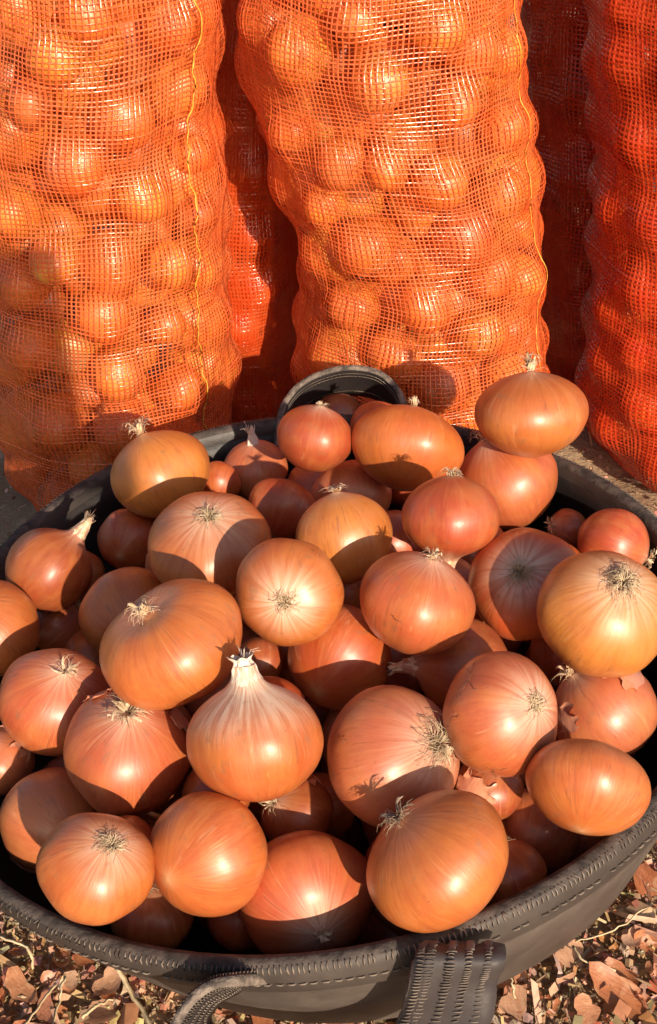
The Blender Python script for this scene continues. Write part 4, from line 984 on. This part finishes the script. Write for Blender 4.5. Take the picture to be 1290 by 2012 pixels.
    for th0, sw in (seam or ()):
        j = int(th0 / (2 * math.pi) * nth) % nth
        S = Strands(); pts = [Vector(P[i, j] + nor[i, j] * .0014 + tth[i, j] * (.0016 * math.sin(i * .5) + .001 * math.sin(i * 1.3))) - off for i in range(2, nz - 2)]
        S.add(pts, sw, sw)
        link('seam_thread', make_mesh('seam_thread', S.v, S.f, M_SEAM), root)
    for k, o in enumerate(data['on']):
        ob = link('onion', rs.choice(ONION_POOL))
        if o[4] == 2: axis = Vector((rs.gauss(0, 1), rs.gauss(0, 1), rs.gauss(0, 1)))
        else:
            axis = Vector((rs.gauss(0, 1), rs.gauss(0, .6), rs.gauss(0, 1)))
        place(ob, o[:3], o[3], axis, rs.uniform(0, 6.28))
        t = TINT[rs.choice(tints)]
        ob.color = tuple(c * rs.uniform(.9, 1.1) for c in t) + (rs.uniform(0, .5),)
        tag(ob, seeds_lab.get(k, fill_lab), 'onion', on_group)
    return root
SACK_B1['floor'] = .88
SACK_B2['floor'] = .85
build_sack('left', SACK_L, M_NET, 'orange net sack of onions with yellow seam at the left, partly in shadow', seam=[(5.66, .0008)], on_group='onions packed in the left net sack', seeds_lab=LABELS_L, fill_lab='onion buried behind others inside the left net sack', seed=3, tints='sssggo', pitch=.0038, zpitch=.0031, tw=(.00056, .00046))
build_sack('middle', SACK_M, M_NET, 'leaning orange net sack of onions in the middle behind the tub handle', seam=[(5.84, .00045)], on_group='onions packed in the middle net sack', seeds_lab=LABELS_M, fill_lab='onion buried behind others inside the middle net sack', seed=8, tints='sssggo', pitch=.0038, zpitch=.0031, tw=(.00056, .00046))
build_sack('right', SACK_R, M_NETRED, 'deep red net sack of onions at the right edge', on_group='onions packed in the red right-hand sack', seeds_lab=LABELS_R, fill_lab='onion half hidden inside the deep red net sack at the right', seed=12, pitch=.0040, zpitch=.0033, tw=(.0011, .0009), tints='ssod')
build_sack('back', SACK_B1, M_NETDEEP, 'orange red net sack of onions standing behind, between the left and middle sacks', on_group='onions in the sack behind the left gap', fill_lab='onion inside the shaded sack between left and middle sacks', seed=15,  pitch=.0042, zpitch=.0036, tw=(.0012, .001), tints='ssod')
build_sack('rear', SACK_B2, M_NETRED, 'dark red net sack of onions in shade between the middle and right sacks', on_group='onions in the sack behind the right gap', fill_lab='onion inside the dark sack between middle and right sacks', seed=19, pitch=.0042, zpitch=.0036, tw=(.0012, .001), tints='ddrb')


# ------------------------------------------------------------------ bench added unseen behind the camera, invented to shade the left sack
M_WOOD = mat_simple('weathered_board', (.22, .15, .09), (.36, .26, .17), 6, .8, .4, stretch=(.15, 1, 1))
occluder = bpy.data.objects.new('bench_occluder', None); COL.objects.link(occluder); occluder.location = (-.4, -.42, 0)
tag(occluder, 'added wooden bench with a board backrest, standing behind the camera', 'occluder')
def board(name, c, d):
    bm = bmesh.new(); bmesh.ops.create_cube(bm, size=1)
    for v in bm.verts: v.co = Vector((v.co.x * d[0], v.co.y * d[1], v.co.z * d[2]))
    bmesh.ops.bevel(bm, geom=bm.edges[:], offset=.003, segments=1, affect='EDGES')
    me = bpy.data.meshes.new(name); bm.to_mesh(me); bm.free(); me.materials.append(M_WOOD)
    return link(name, me, occluder, c)
board('back_board', (-.06, .07, .705), (1.46, .022, .088)); board('back_board', (-.06, .07, .795), (1.46, .022, .088))
for xx in (-.75, -.25):
    board('leg', (xx, .048, .42), (.05, .02, .84)); board('leg', (xx, -.30, .21), (.05, .04, .42))
    board('brace', (xx, -.13, .395), (.04, .335, .05))
for k in range(3): board('seat_board', (-.5, -.27 + k * .11, .433), (.62, .104, .022))

# ------------------------------------------------------------------ litter on the ground
def in_tub(x, y, m=0.0): return math.hypot(x - RC.x, y - RC.y) < .140 + m
def in_sack(x, y): return y > .80 and -.32 < x < .5 and not (.19 < x < .24)
def litter():
    rs = random.Random(11); V, F, C = [], [], []
    pal = [(.42, .18, .09), (.52, .26, .15), (.58, .34, .20), (.34, .13, .06), (.62, .40, .27), (.24, .13, .08), (.50, .20, .11), (.66, .36, .25), (.54, .36, .22), (.46, .30, .19)]
    for _ in range(62000):
        if rs.random() < .8: x, y = rs.uniform(-.42, .42), rs.uniform(.22, .78)
        else: x, y = rs.uniform(-.75, .75), rs.uniform(.2, 1.1)
        if in_tub(x, y) : continue
        s = .0017 * math.exp(rs.gauss(0, .55)); s2 = s * rs.uniform(.35, 1)
        c = rs.choice(pal); c = tuple(q * rs.uniform(.75, 1.2) for q in c)
        if rs.random() < .28: s *= 2.4; s2 = s * .11; c = tuple(q * rs.uniform(.8, 1.15) for q in rs.choice([(.60, .42, .25), (.48, .32, .19), (.36, .22, .13), (.66, .50, .33)]))
        a = rs.uniform(0, 6.28); e = rs.gauss(0, .6); e2 = rs.gauss(0, .6)
        m = Matrix.Rotation(a, 3, 'Z') @ Matrix.Rotation(e, 3, 'X') @ Matrix.Rotation(e2, 3, 'Y')
        z = rs.uniform(-.004, .005); k = len(V); bend = s * rs.uniform(-.6, .9)
        for u, v, w in ((-1, -1, 0), (0, -1.1, 1), (1, -.8, 0), (1.1, .7, 0), (.1, 1, 1), (-.9, .9, 0)):
            p = m @ Vector((u * s * rs.uniform(.75, 1.2), v * s2 * rs.uniform(.75, 1.2), w * bend)); V.append((x + p.x, y + p.y, z + p.z)); C += [*c, 1]
        F += [(k, k + 1, k + 4, k + 5), (k + 1, k + 2, k + 3, k + 4)]
    me = make_mesh('plant_litter', V, F, M_LITTER, smooth=False)
    at = me.color_attributes.new('chip', 'FLOAT_COLOR', 'POINT'); at.data.foreach_set('color', C)
    tag(link('plant_litter', me), 'small brown and tan plant litter strewn over the soil', 'litter', kind='stuff')
litter()

def flake_mesh(seed):
    rs = random.Random(seed); nr, na = 6, 22; V, F = [], []
    p = [rs.uniform(0, 6.28) for _ in range(4)]; cu = rs.uniform(.25, 1.0); cv = rs.uniform(-.1, .3); jag = [rs.uniform(.9, 1.08) for _ in range(na)]
    for i in range(nr):
        t = i / (nr - 1)
        for j in range(na):
            a = 6.2832 * j / na
            r = t * (1 + .22 * math.sin(2 * a + p[0]) + .13 * math.sin(3 * a + p[1]) + .07 * math.sin(5 * a + p[2])) * (jag[j] if i == nr - 1 else 1)
            x, y = r * math.cos(a), 1.35 * r * math.sin(a)
            V.append((x, y, cu * .55 * x * x + cv * y * y + .05 * math.sin(4 * y + 3 * x + p[3]) * t + rs.gauss(0, .015)))
    for i in range(nr - 1):
        for j in range(na): F.append((i * na + j, i * na + (j + 1) % na, (i + 1) * na + (j + 1) % na, (i + 1) * na + j))
    return make_mesh('onion_skin_flake', V, F, M_FLAKE)
FM = [flake_mesh(s) for s in range(8)]
FC = [(.52, .20, .09), (.60, .28, .15), (.66, .38, .24), (.46, .16, .07), (.64, .40, .27), (.56, .24, .14)]
rs = random.Random(21)
def flake(x, y, s, a, mesh, col, label, group, tilt=(0, 0), z=.002):
    o = link('onion_skin_flake', mesh, None, (x, y, z)); o.scale = (s, s, s * .8)
    o.rotation_euler = (tilt[0], tilt[1], a); o.color = (*col, 1)
    tag(o, label, 'onion skin', group)
flake(0.1604, 0.3894, 0.0116, 1.10, FM[0], FC[0], 'broad orange brown onion skin lying at the right corner below the tub', 'large onion skins on the ground', (0.25, -0.30), .006)
flake(0.1020, 0.3832, 0.0070, 0.30, FM[1], FC[2], 'pinkish onion skin beside the hanging strap handle', 'large onion skins on the ground', (0.15, -0.10), .006)
flake(0.1319, 0.4439, 0.0075, 2.00, FM[2], FC[4], 'pale onion skin lying just right of the tub rim', 'large onion skins on the ground', (0.05, 0.10), .006)
flake(0.1909, 0.4637, 0.0093, 0.20, FM[3], FC[3], 'rust coloured curled onion skin at the right edge of the photo', 'large onion skins on the ground', (0.25, 0.30), .006)
flake(0.1403, 0.3787, 0.0064, 1.70, FM[4], FC[1], 'small tan onion skin under the broad orange brown one', 'large onion skins on the ground', (0.15, -0.30), .006)
flake(-0.1219, 0.3956, 0.0075, 2.50, FM[5], FC[2], 'tan onion skin under the thick pale straw', 'large onion skins on the ground', (0.05, -0.10), .006)
flake(-0.1709, 0.3925, 0.0075, 0.90, FM[6], FC[1], 'tan upright onion skin in the left bottom corner', 'large onion skins on the ground', (0.25, 0.10), .006)
flake(-0.1232, 0.3757, 0.0081, 1.90, FM[7], FC[2], 'pink onion skin at the bottom left of the photo', 'large onion skins on the ground', (0.15, 0.30), .006)
flake(-0.1539, 0.3802, 0.0058, 0.50, FM[0], FC[5], 'brown folded onion skin between the two thin straws', 'large onion skins on the ground', (0.05, -0.30), .006)
flake(-0.1389, 0.4133, 0.0058, 1.20, FM[1], FC[0], 'small bright orange onion skin beneath the stitched rim', 'large onion skins on the ground', (0.25, -0.10), .006)
flake(-0.0346, 0.3757, 0.0081, 0.10, FM[2], FC[0], 'orange onion skin under the front wall of the tub', 'large onion skins on the ground', (0.15, 0.10), .006)
flake(0.0041, 0.3745, 0.0070, 0.40, FM[3], FC[0], 'reddish orange onion skin between the strap ends below the tub', 'large onion skins on the ground', (0.05, 0.30), .006)
flake(0.1375, 0.4133, 0.0064, 0.70, FM[4], FC[2], 'rosy onion skin right of the hanging strap', 'large onion skins on the ground', (0.25, -0.30), .006)
flake(0.1742, 0.4233, 0.0058, 2.20, FM[5], FC[4], 'whitish onion skin among twigs on the right', 'large onion skins on the ground', (0.15, -0.10), .006)
flake(-0.2577, 0.7778, 0.0058, 0.40, FM[6], FC[2], 'pink onion skin left of the tub beside the net sack', 'large onion skins on the ground', (0.05, 0.10), .006)
SMALL_FLAKES = [
    (-0.1458, 0.3927, 0.003, 0.0038, 5.26, 2, 1, 0.08, 0.1), (-0.1283, 0.3979, 0.0044, 0.0035, 4.28, 4, 2, 0.03, 0.05), (0.1503, 0.3922, 0.0069, 0.0033, 2.72, 1, 4, 0.41, 0.56),
    (-0.1682, 0.3628, 0.0056, 0.0079, 0.42, 4, 3, 0.51, -0.04), (0.1006, 0.3844, 0.0056, 0.0047, 0.56, 0, 5, 0.11, -0.2), (-0.1543, 0.3972, 0.0061, 0.0047, 2.53, 4, 3, -0.44, -0.63),
    (0.1626, 0.4, 0.0039, 0.008, 5.07, 1, 0, 0.25, 0.14), (0.1305, 0.3847, 0.0021, 0.0025, 2.61, 6, 2, 0.03, -1.13), (-0.1863, 0.3968, 0.003, 0.0071, 5.35, 3, 0, -0.93, 0.87),
    (-0.1757, 0.3727, 0.0049, 0.0029, 4.6, 4, 5, -0.37, 0.03), (0.1715, 0.3855, 0.0058, 0.0048, 3.54, 7, 5, -0.05, -0.87), (0.1818, 0.3989, 0.0044, 0.0053, 2.96, 0, 2, 0.39, -0.76),
    (0.1828, 0.4218, 0.0027, 0.0063, 1.23, 2, 0, 0.29, -0.47), (0.1304, 0.4086, 0.003, 0.0022, 3.01, 4, 1, -0.59, 0.6), (-0.1462, 0.7844, 0.0056, 0.0032, 3.56, 0, 3, 0.24, 0.65),
    (-0.0201, 0.3722, 0.0048, 0.0009, 4.35, 4, 1, -0.44, 0.24), (0.1035, 0.4343, 0.0049, 0.0039, 1.92, 0, 5, -0.11, 0.05), (-0.2207, 0.4552, 0.007, 0.0028, 5.87, 3, 5, -0.36, 0.01),
    (0.0844, 0.4172, 0.0034, 0.0037, 3.9, 7, 2, 0.6, 0.47), (-0.2901, 0.5516, 0.0054, 0.0024, 4.59, 1, 1, 0.14, -0.0), (-0.2069, 0.3557, 0.0021, 0.0054, 2.0, 6, 1, -0.21, -0.19),
    (0.1357, 0.3596, 0.0035, 0.0056, 5.68, 4, 2, -0.03, -0.23), (0.0068, 0.3672, 0.004, 0.0028, 1.78, 0, 4, 0.15, 0.18), (0.2234, 0.4596, 0.0063, 0.003, 2.76, 0, 5, 0.07, 0.26),
    (0.1858, 0.496, 0.0027, 0.0025, 0.4, 5, 2, 0.32, 0.15), (-0.12, 0.3703, 0.0042, 0.0019, 3.3, 6, 0, -0.42, -0.07), (0.2218, 0.8117, 0.0048, 0.0019, 0.48, 4, 2, -0.97, 0.16),
    (-0.0468, 0.3895, 0.0059, 0.0054, 2.14, 1, 3, 0.66, -0.27), (0.267, 0.3755, 0.002, 0.0058, 0.05, 4, 4, -0.63, 0.6), (-0.2053, 0.519, 0.0044, 0.0041, 0.55, 4, 2, 0.03, -0.1),
    (-0.1286, 0.2874, 0.0056, 0.0023, 1.55, 0, 4, 0.22, -0.05), (-0.2235, 0.3154, 0.0043, 0.0032, 3.85, 6, 5, 0.14, -0.54), (0.1316, 0.558, 0.003, 0.0035, 0.84, 0, 5, 0.26, -0.08),
    (-0.2563, 0.4337, 0.0058, 0.0051, 5.83, 2, 0, -0.46, -0.77), (0.1781, 0.4939, 0.0057, 0.0036, 3.0, 1, 4, 0.46, -0.19), (0.3098, 0.4497, 0.0031, 0.0023, 2.56, 0, 3, -0.43, 0.28),
    (0.2497, 0.3645, 0.0028, 0.0031, 4.42, 5, 4, -0.18, -0.15), (0.3435, 0.4596, 0.0053, 0.0043, 1.35, 0, 1, -1.19, -0.57), (-0.2141, 0.3721, 0.0063, 0.0053, 0.34, 6, 0, 0.04, -0.56),
    (0.2149, 0.341, 0.0029, 0.0056, 2.37, 2, 2, -0.05, 0.16), (0.1253, 0.384, 0.0033, 0.0024, 5.55, 5, 0, 0.65, 0.02), (0.1846, 0.5036, 0.0033, 0.005, 4.8, 6, 5, 0.59, 0.01),
    (0.2643, 0.4496, 0.0038, 0.0036, 2.41, 2, 4, -0.05, -0.67), (0.2214, 0.2617, 0.0054, 0.0021, 3.35, 7, 2, -0.36, -0.88), (0.306, 0.7839, 0.0026, 0.005, 4.33, 4, 4, 0.49, 0.68),
    (-0.2381, 0.4208, 0.0066, 0.0063, 0.94, 4, 5, -0.13, 0.38), (0.1769, 0.4473, 0.0031, 0.003, 0.33, 4, 2, -0.15, -0.75), (-0.2518, 0.4901, 0.0035, 0.0096, 2.12, 7, 4, 0.48, -0.19),
    (-0.2041, 0.3778, 0.0036, 0.0051, 4.09, 0, 3, 0.82, 0.49), (0.1343, 0.2726, 0.0028, 0.0038, 3.0, 1, 0, 0.25, 0.96), (-0.2672, 0.5517, 0.0058, 0.0055, 3.09, 4, 3, -0.31, 0.15),
    (0.2323, 0.6919, 0.0034, 0.0041, 0.65, 0, 4, 0.43, -0.42), (0.2406, 0.3547, 0.0045, 0.003, 4.23, 5, 2, -0.69, 0.05), (0.1051, 0.7492, 0.0055, 0.0073, 1.44, 2, 0, -0.62, 0.64),
    (-0.1967, 0.5488, 0.006, 0.0049, 1.76, 1, 0, 0.69, -0.38), (-0.25, 0.4216, 0.0048, 0.0066, 3.55, 6, 2, 0.29, 0.59), (-0.2217, 0.4508, 0.007, 0.0054, 1.34, 1, 0, -0.35, -0.42),
    (-0.2021, 0.4519, 0.0048, 0.0018, 3.15, 2, 2, 0.36, -0.53), (-0.147, 0.4811, 0.0049, 0.0027, 1.63, 1, 0, -0.13, -0.07), (0.1803, 0.4044, 0.0063, 0.0026, 0.25, 6, 1, -0.18, -0.59),
    (-0.1807, 0.3629, 0.0065, 0.0037, 0.64, 7, 1, -0.13, 0.3), (-0.1667, 0.3712, 0.0056, 0.0019, 5.03, 7, 0, 0.02, 0.07), (0.2579, 0.3704, 0.0052, 0.004, 2.74, 2, 2, -0.38, 0.18),
    (-0.1891, 0.6179, 0.0037, 0.0035, 4.65, 5, 3, 0.56, -0.71), (-0.2147, 0.5082, 0.0044, 0.0064, 1.16, 6, 1, 0.43, 0.4), (-0.1212, 0.3885, 0.0057, 0.0037, 2.79, 2, 0, 0.26, -0.14),
    (-0.0841, 0.3909, 0.0022, 0.0051, 5.51, 5, 2, 0.27, 0.95), (-0.1346, 0.416, 0.004, 0.004, 1.38, 4, 0, 0.28, 0.33), (0.2255, 0.3877, 0.0023, 0.004, 0.95, 2, 5, -0.31, 0.17),
    (0.2056, 0.5081, 0.0039, 0.0026, 2.02, 1, 4, 0.14, 0.16), (0.0967, 0.7733, 0.0031, 0.0043, 3.22, 2, 5, -0.25, 0.7), (-0.2081, 0.4183, 0.0028, 0.0063, 3.99, 2, 4, 0.16, 0.14),
    (0.299, 0.6258, 0.0061, 0.0027, 2.9, 6, 2, 0.07, -0.11), (-0.2414, 0.5681, 0.0058, 0.0039, 5.22, 0, 4, -0.38, -0.78), (0.1975, 0.4107, 0.004, 0.003, 5.06, 7, 3, 0.13, 0.12),
    (-0.3383, 0.6574, 0.0024, 0.009, 2.54, 6, 5, -1.11, 0.22), (0.1745, 0.2821, 0.0059, 0.0066, 0.74, 0, 4, -0.09, 0.14), (-0.2012, 0.6492, 0.002, 0.0019, 1.29, 7, 5, -0.3, -0.19),
    (0.1124, 0.4626, 0.0038, 0.0042, 3.71, 7, 2, 0.0, 0.41), (0.1981, 0.5569, 0.0064, 0.0022, 5.79, 0, 5, 0.83, -1.13), (-0.2059, 0.5101, 0.005, 0.0021, 4.38, 4, 4, -0.03, -0.14),
    (0.273, 0.781, 0.0063, 0.0043, 0.82, 6, 4, -0.06, 0.24), (0.1181, 0.3587, 0.0048, 0.0038, 6.02, 1, 5, -0.47, -0.18), (0.2222, 0.3782, 0.0066, 0.006, 1.98, 5, 1, 0.68, 0.32),
    (0.1498, 0.3099, 0.0034, 0.0031, 2.54, 2, 1, -0.11, 0.65), (0.2571, 0.4337, 0.0064, 0.0042, 1.41, 2, 2, -0.2, -0.16), (0.2066, 0.5105, 0.007, 0.0096, 2.82, 3, 4, 0.15, -0.61),
    (-0.2318, 0.7324, 0.0036, 0.0055, 1.44, 7, 5, 0.31, 0.12), (0.1489, 0.2842, 0.0035, 0.008, 5.55, 7, 1, 0.06, -0.76), (-0.1507, 0.3653, 0.0051, 0.0051, 6.09, 1, 3, -0.58, -0.93),
    (0.1443, 0.3416, 0.0038, 0.0027, 1.2, 2, 1, 0.09, 0.64), (-0.2423, 0.4669, 0.005, 0.0022, 5.14, 7, 5, 0.38, 0.56), (-0.2356, 0.394, 0.0021, 0.005, 0.9, 5, 0, -0.05, -0.32),
    (-0.1748, 0.4139, 0.0056, 0.0046, 1.19, 5, 3, -0.26, 0.37), (0.0543, 0.2668, 0.0028, 0.0019, 1.63, 0, 4, -0.04, -0.42), (-0.248, 0.5331, 0.0026, 0.0072, 0.31, 2, 2, 0.53, -0.1),
    (0.1452, 0.4021, 0.0062, 0.0025, 3.39, 4, 4, 0.55, 0.04), (-0.2196, 0.4741, 0.0063, 0.0077, 3.23, 3, 1, 0.04, 0.34), (-0.1529, 0.5266, 0.0034, 0.0027, 5.57, 6, 3, -0.36, 0.14),
    (0.1185, 0.4369, 0.004, 0.0026, 2.23, 5, 2, -0.18, 0.18), (-0.2477, 0.4822, 0.0045, 0.0042, 1.82, 6, 4, 0.15, -0.21), (-0.1083, 0.7132, 0.0025, 0.004, 2.95, 6, 1, -0.14, -0.12),
    (-0.1506, 0.413, 0.0021, 0.0056, 0.47, 2, 0, -0.27, -0.22), (0.2245, 0.3868, 0.0058, 0.0034, 2.17, 6, 0, 0.05, 0.03), (0.2469, 0.4436, 0.0059, 0.0034, 4.98, 7, 4, 0.33, -0.26),
    (-0.1673, 0.3406, 0.0064, 0.0014, 2.48, 7, 2, 0.41, -0.35), (-0.2202, 0.3406, 0.0038, 0.0022, 5.08, 4, 2, 0.19, 0.02), (0.2577, 0.3669, 0.0059, 0.0051, 2.57, 1, 5, -0.29, 0.02),
    (-0.0647, 0.3822, 0.0057, 0.0032, 2.21, 7, 5, 0.09, -0.56), (0.0955, 0.6829, 0.0063, 0.0057, 0.31, 3, 4, -0.92, -0.15), (-0.0497, 0.3485, 0.0049, 0.0026, 3.06, 2, 3, -0.42, 0.27),
    (0.1826, 0.4614, 0.0033, 0.0051, 5.32, 6, 1, -0.45, -0.56), (-0.0598, 0.3795, 0.0027, 0.0014, 2.55, 4, 3, -0.05, 0.43), (-0.2265, 0.5355, 0.0061, 0.0029, 1.31, 1, 5, 0.2, -0.32),
    (-0.2485, 0.3284, 0.0035, 0.0057, 0.69, 7, 1, 0.58, 0.82), (-0.0562, 0.7004, 0.0021, 0.0048, 0.95, 2, 2, -0.65, 0.11), (-0.0919, 0.4031, 0.0023, 0.003, 0.82, 5, 0, 0.16, -0.13),
    (-0.2527, 0.4291, 0.0069, 0.0025, 2.46, 6, 1, 0.22, -0.26), (0.2648, 0.6875, 0.0055, 0.0075, 3.3, 1, 4, 0.26, -0.29), (-0.2424, 0.7841, 0.0029, 0.0042, 1.02, 1, 0, 0.18, -0.24),
    (-0.2919, 0.31, 0.0063, 0.0032, 3.42, 4, 4, -0.09, 0.46), (0.1506, 0.3739, 0.0052, 0.0021, 3.25, 3, 0, 0.42, 0.36), (-0.179, 0.7002, 0.0055, 0.0022, 5.02, 1, 1, -0.5, 0.01),
    (-0.2102, 0.3892, 0.0064, 0.0019, 2.98, 3, 4, 0.46, 0.36), (0.2596, 0.4019, 0.0065, 0.0037, 0.19, 0, 4, -0.08, -0.68), (0.2083, 0.5597, 0.0064, 0.0055, 4.09, 1, 1, -0.14, 0.67),
    (-0.2382, 0.4268, 0.0041, 0.0064, 4.93, 6, 2, 0.29, -0.6), (0.1364, 0.4823, 0.0069, 0.0057, 2.34, 0, 4, -0.16, 0.13), (-0.1248, 0.4171, 0.0062, 0.0019, 1.77, 2, 2, -0.05, 0.42),
    (-0.2311, 0.5364, 0.0034, 0.0067, 2.41, 5, 2, -0.01, -0.19), (0.1432, 0.3094, 0.0039, 0.0037, 2.97, 2, 4, -0.0, 0.06), (0.1719, 0.3565, 0.003, 0.0033, 1.52, 6, 0, 0.19, -0.28),
    (-0.191, 0.3878, 0.0053, 0.0019, 3.28, 6, 2, 0.64, -0.68), (-0.188, 0.3483, 0.0049, 0.0051, 4.16, 7, 5, -0.56, -0.14), (-0.1105, 0.739, 0.0066, 0.0047, 5.72, 0, 5, 0.42, -0.44),
    (-0.2214, 0.7263, 0.0041, 0.003, 4.11, 1, 3, 0.59, 0.21), (0.1025, 0.4023, 0.0026, 0.007, 4.08, 7, 1, -0.22, 0.56), (0.1938, 0.6293, 0.0047, 0.0036, 2.39, 7, 4, 0.12, 0.29),
    (-0.2558, 0.7835, 0.0023, 0.0104, 0.66, 4, 4, -0.63, -0.4), (-0.2213, 0.5583, 0.0041, 0.004, 6.19, 3, 4, -0.01, 0.17), (0.345, 0.6265, 0.0034, 0.006, 1.29, 4, 2, -0.44, -0.9),
    (0.2752, 0.33, 0.0028, 0.0016, 3.64, 4, 5, 0.09, -0.55), (0.267, 0.7992, 0.0025, 0.0067, 2.49, 2, 5, 0.73, -0.05), (-0.1688, 0.3513, 0.0039, 0.0064, 5.41, 6, 5, 0.29, -0.25),
    (-0.0282, 0.3509, 0.0028, 0.0032, 0.1, 6, 4, -0.18, 0.48), (0.068, 0.282, 0.0048, 0.0052, 0.7, 2, 0, 0.5, 0.12), (0.0683, 0.4091, 0.0021, 0.006, 2.02, 6, 2, -0.04, -0.27),
    (-0.1956, 0.604, 0.0049, 0.0044, 2.07, 2, 1, 0.47, -0.63), (0.2, 0.3697, 0.0053, 0.0043, 2.05, 5, 3, 0.61, -0.0), (-0.2832, 0.4038, 0.0025, 0.0028, 5.19, 0, 3, 0.31, -0.33),
    (0.1009, 0.3469, 0.0064, 0.0032, 5.12, 0, 2, 0.21, -0.21), (-0.2198, 0.3905, 0.004, 0.0068, 1.0, 4, 1, -0.12, 0.46), (-0.1659, 0.5532, 0.0052, 0.0025, 3.12, 1, 3, 0.19, -0.34),
    (-0.3242, 0.5662, 0.0065, 0.0032, 2.46, 7, 0, 0.45, 0.18), (-0.2479, 0.4183, 0.0044, 0.0019, 2.28, 7, 4, 0.59, 0.17), (0.2561, 0.3089, 0.006, 0.0075, 3.62, 0, 4, -0.47, 0.14),
    (0.2506, 0.5138, 0.0021, 0.0035, 5.51, 3, 5, -0.42, 0.05), (-0.2266, 0.5228, 0.0052, 0.0039, 1.74, 3, 3, -0.77, 0.05), (0.1882, 0.4199, 0.0024, 0.0069, 0.87, 6, 0, 0.03, -0.3),
    (-0.2372, 0.453, 0.0044, 0.0068, 4.97, 7, 4, -0.8, -0.6), (-0.0553, 0.3785, 0.0053, 0.003, 1.93, 7, 1, 0.34, 0.19), (0.3337, 0.3135, 0.0061, 0.003, 1.18, 2, 0, -0.22, -0.1),
    (-0.1447, 0.398, 0.0048, 0.0043, 5.04, 4, 4, -0.19, 0.15), (-0.06, 0.3546, 0.0034, 0.0035, 1.45, 0, 3, -0.26, 0.36), (0.1304, 0.367, 0.0046, 0.0026, 3.33, 2, 2, 0.54, 0.04),
    (-0.1836, 0.4787, 0.0022, 0.0033, 2.65, 3, 0, 0.25, 0.21), (0.1974, 0.3784, 0.0062, 0.0039, 5.33, 1, 2, -0.45, 0.03), (0.2108, 0.4316, 0.0038, 0.0028, 2.42, 5, 4, 0.08, -0.21),
    (0.3586, 0.5408, 0.0021, 0.0037, 2.94, 5, 4, 0.33, 0.02), (-0.259, 0.7896, 0.0061, 0.0021, 3.3, 5, 1, -0.1, -0.26),
]
for x, y, z, s, a, m, c, t1, t2 in SMALL_FLAKES:
    flake(x, y, s, a, FM[m], FC[c], 'small dry onion skin scattered on the soil around the tub', 'small onion skins on the ground', (t1, t2), z)
def straw(pts, w, label, flat=.5):
    S = Strands(); P = catmull(pts, 14); rs = random.Random(len(label))
    for i in range(1, len(P)): P[i] = P[i] + np.array([rs.gauss(0, .0004), rs.gauss(0, .0004), rs.gauss(0, .0003)])
    S.add([Vector(p) for p in P], w, w * .7, flat)
    o = link('dry_straw', make_mesh('dry_straw', [v - Vector(pts[0]) for v in S.v], S.f, M_STRAW), None, pts[0])
    tag(o, label, 'straw', 'dry straws by the tub')
M_STRAW = mat_simple('straw', (.52, .37, .20), (.72, .56, .36), 60, .6, .3)
straw([(-0.1182, 0.4015, 0.012), (-0.1069, 0.3862, 0.009), (-0.0897, 0.3591, 0.012)], 0.0019, 'thick pale straw reaching from the tub to the bottom edge')
straw([(-0.1918, 0.4227, 0.012), (-0.1777, 0.4164, 0.014), (-0.1676, 0.4105, 0.012), (-0.166, 0.4039, 0.006)], 0.0014, 'bent pale straw at the left edge below the rim')
straw([(-0.1498, 0.3927, 0.01), (-0.1563, 0.3782, 0.012), (-0.1646, 0.3632, 0.01)], 0.0011, 'thin grey straw slanting down to the left corner')
straw([(-0.1456, 0.3958, 0.012), (-0.1469, 0.3825, 0.01), (-0.1482, 0.3644, 0.008)], 0.0011, 'thin yellow straw beside the slanting grey one')
straw([(-0.1325, 0.3708, 0.012), (-0.125, 0.377, 0.014), (-0.1176, 0.3834, 0.01)], 0.0014, 'short light splinter under the tan onion skin')
straw([(0.0969, 0.4063, 0.012), (0.1008, 0.3923, 0.014), (0.1021, 0.3841, 0.01)], 0.001, 'thin fibre beside the right edge of the strap')
straw([(0.1402, 0.4178, 0.012), (0.1608, 0.4223, 0.015), (0.1871, 0.4416, 0.012)], 0.0009, 'long thin stalk among the litter on the right')
straw([(0.1383, 0.4151, 0.012), (0.1432, 0.4034, 0.014), (0.1599, 0.3999, 0.012)], 0.0011, 'curved stalk crossing the long thin one on the right')
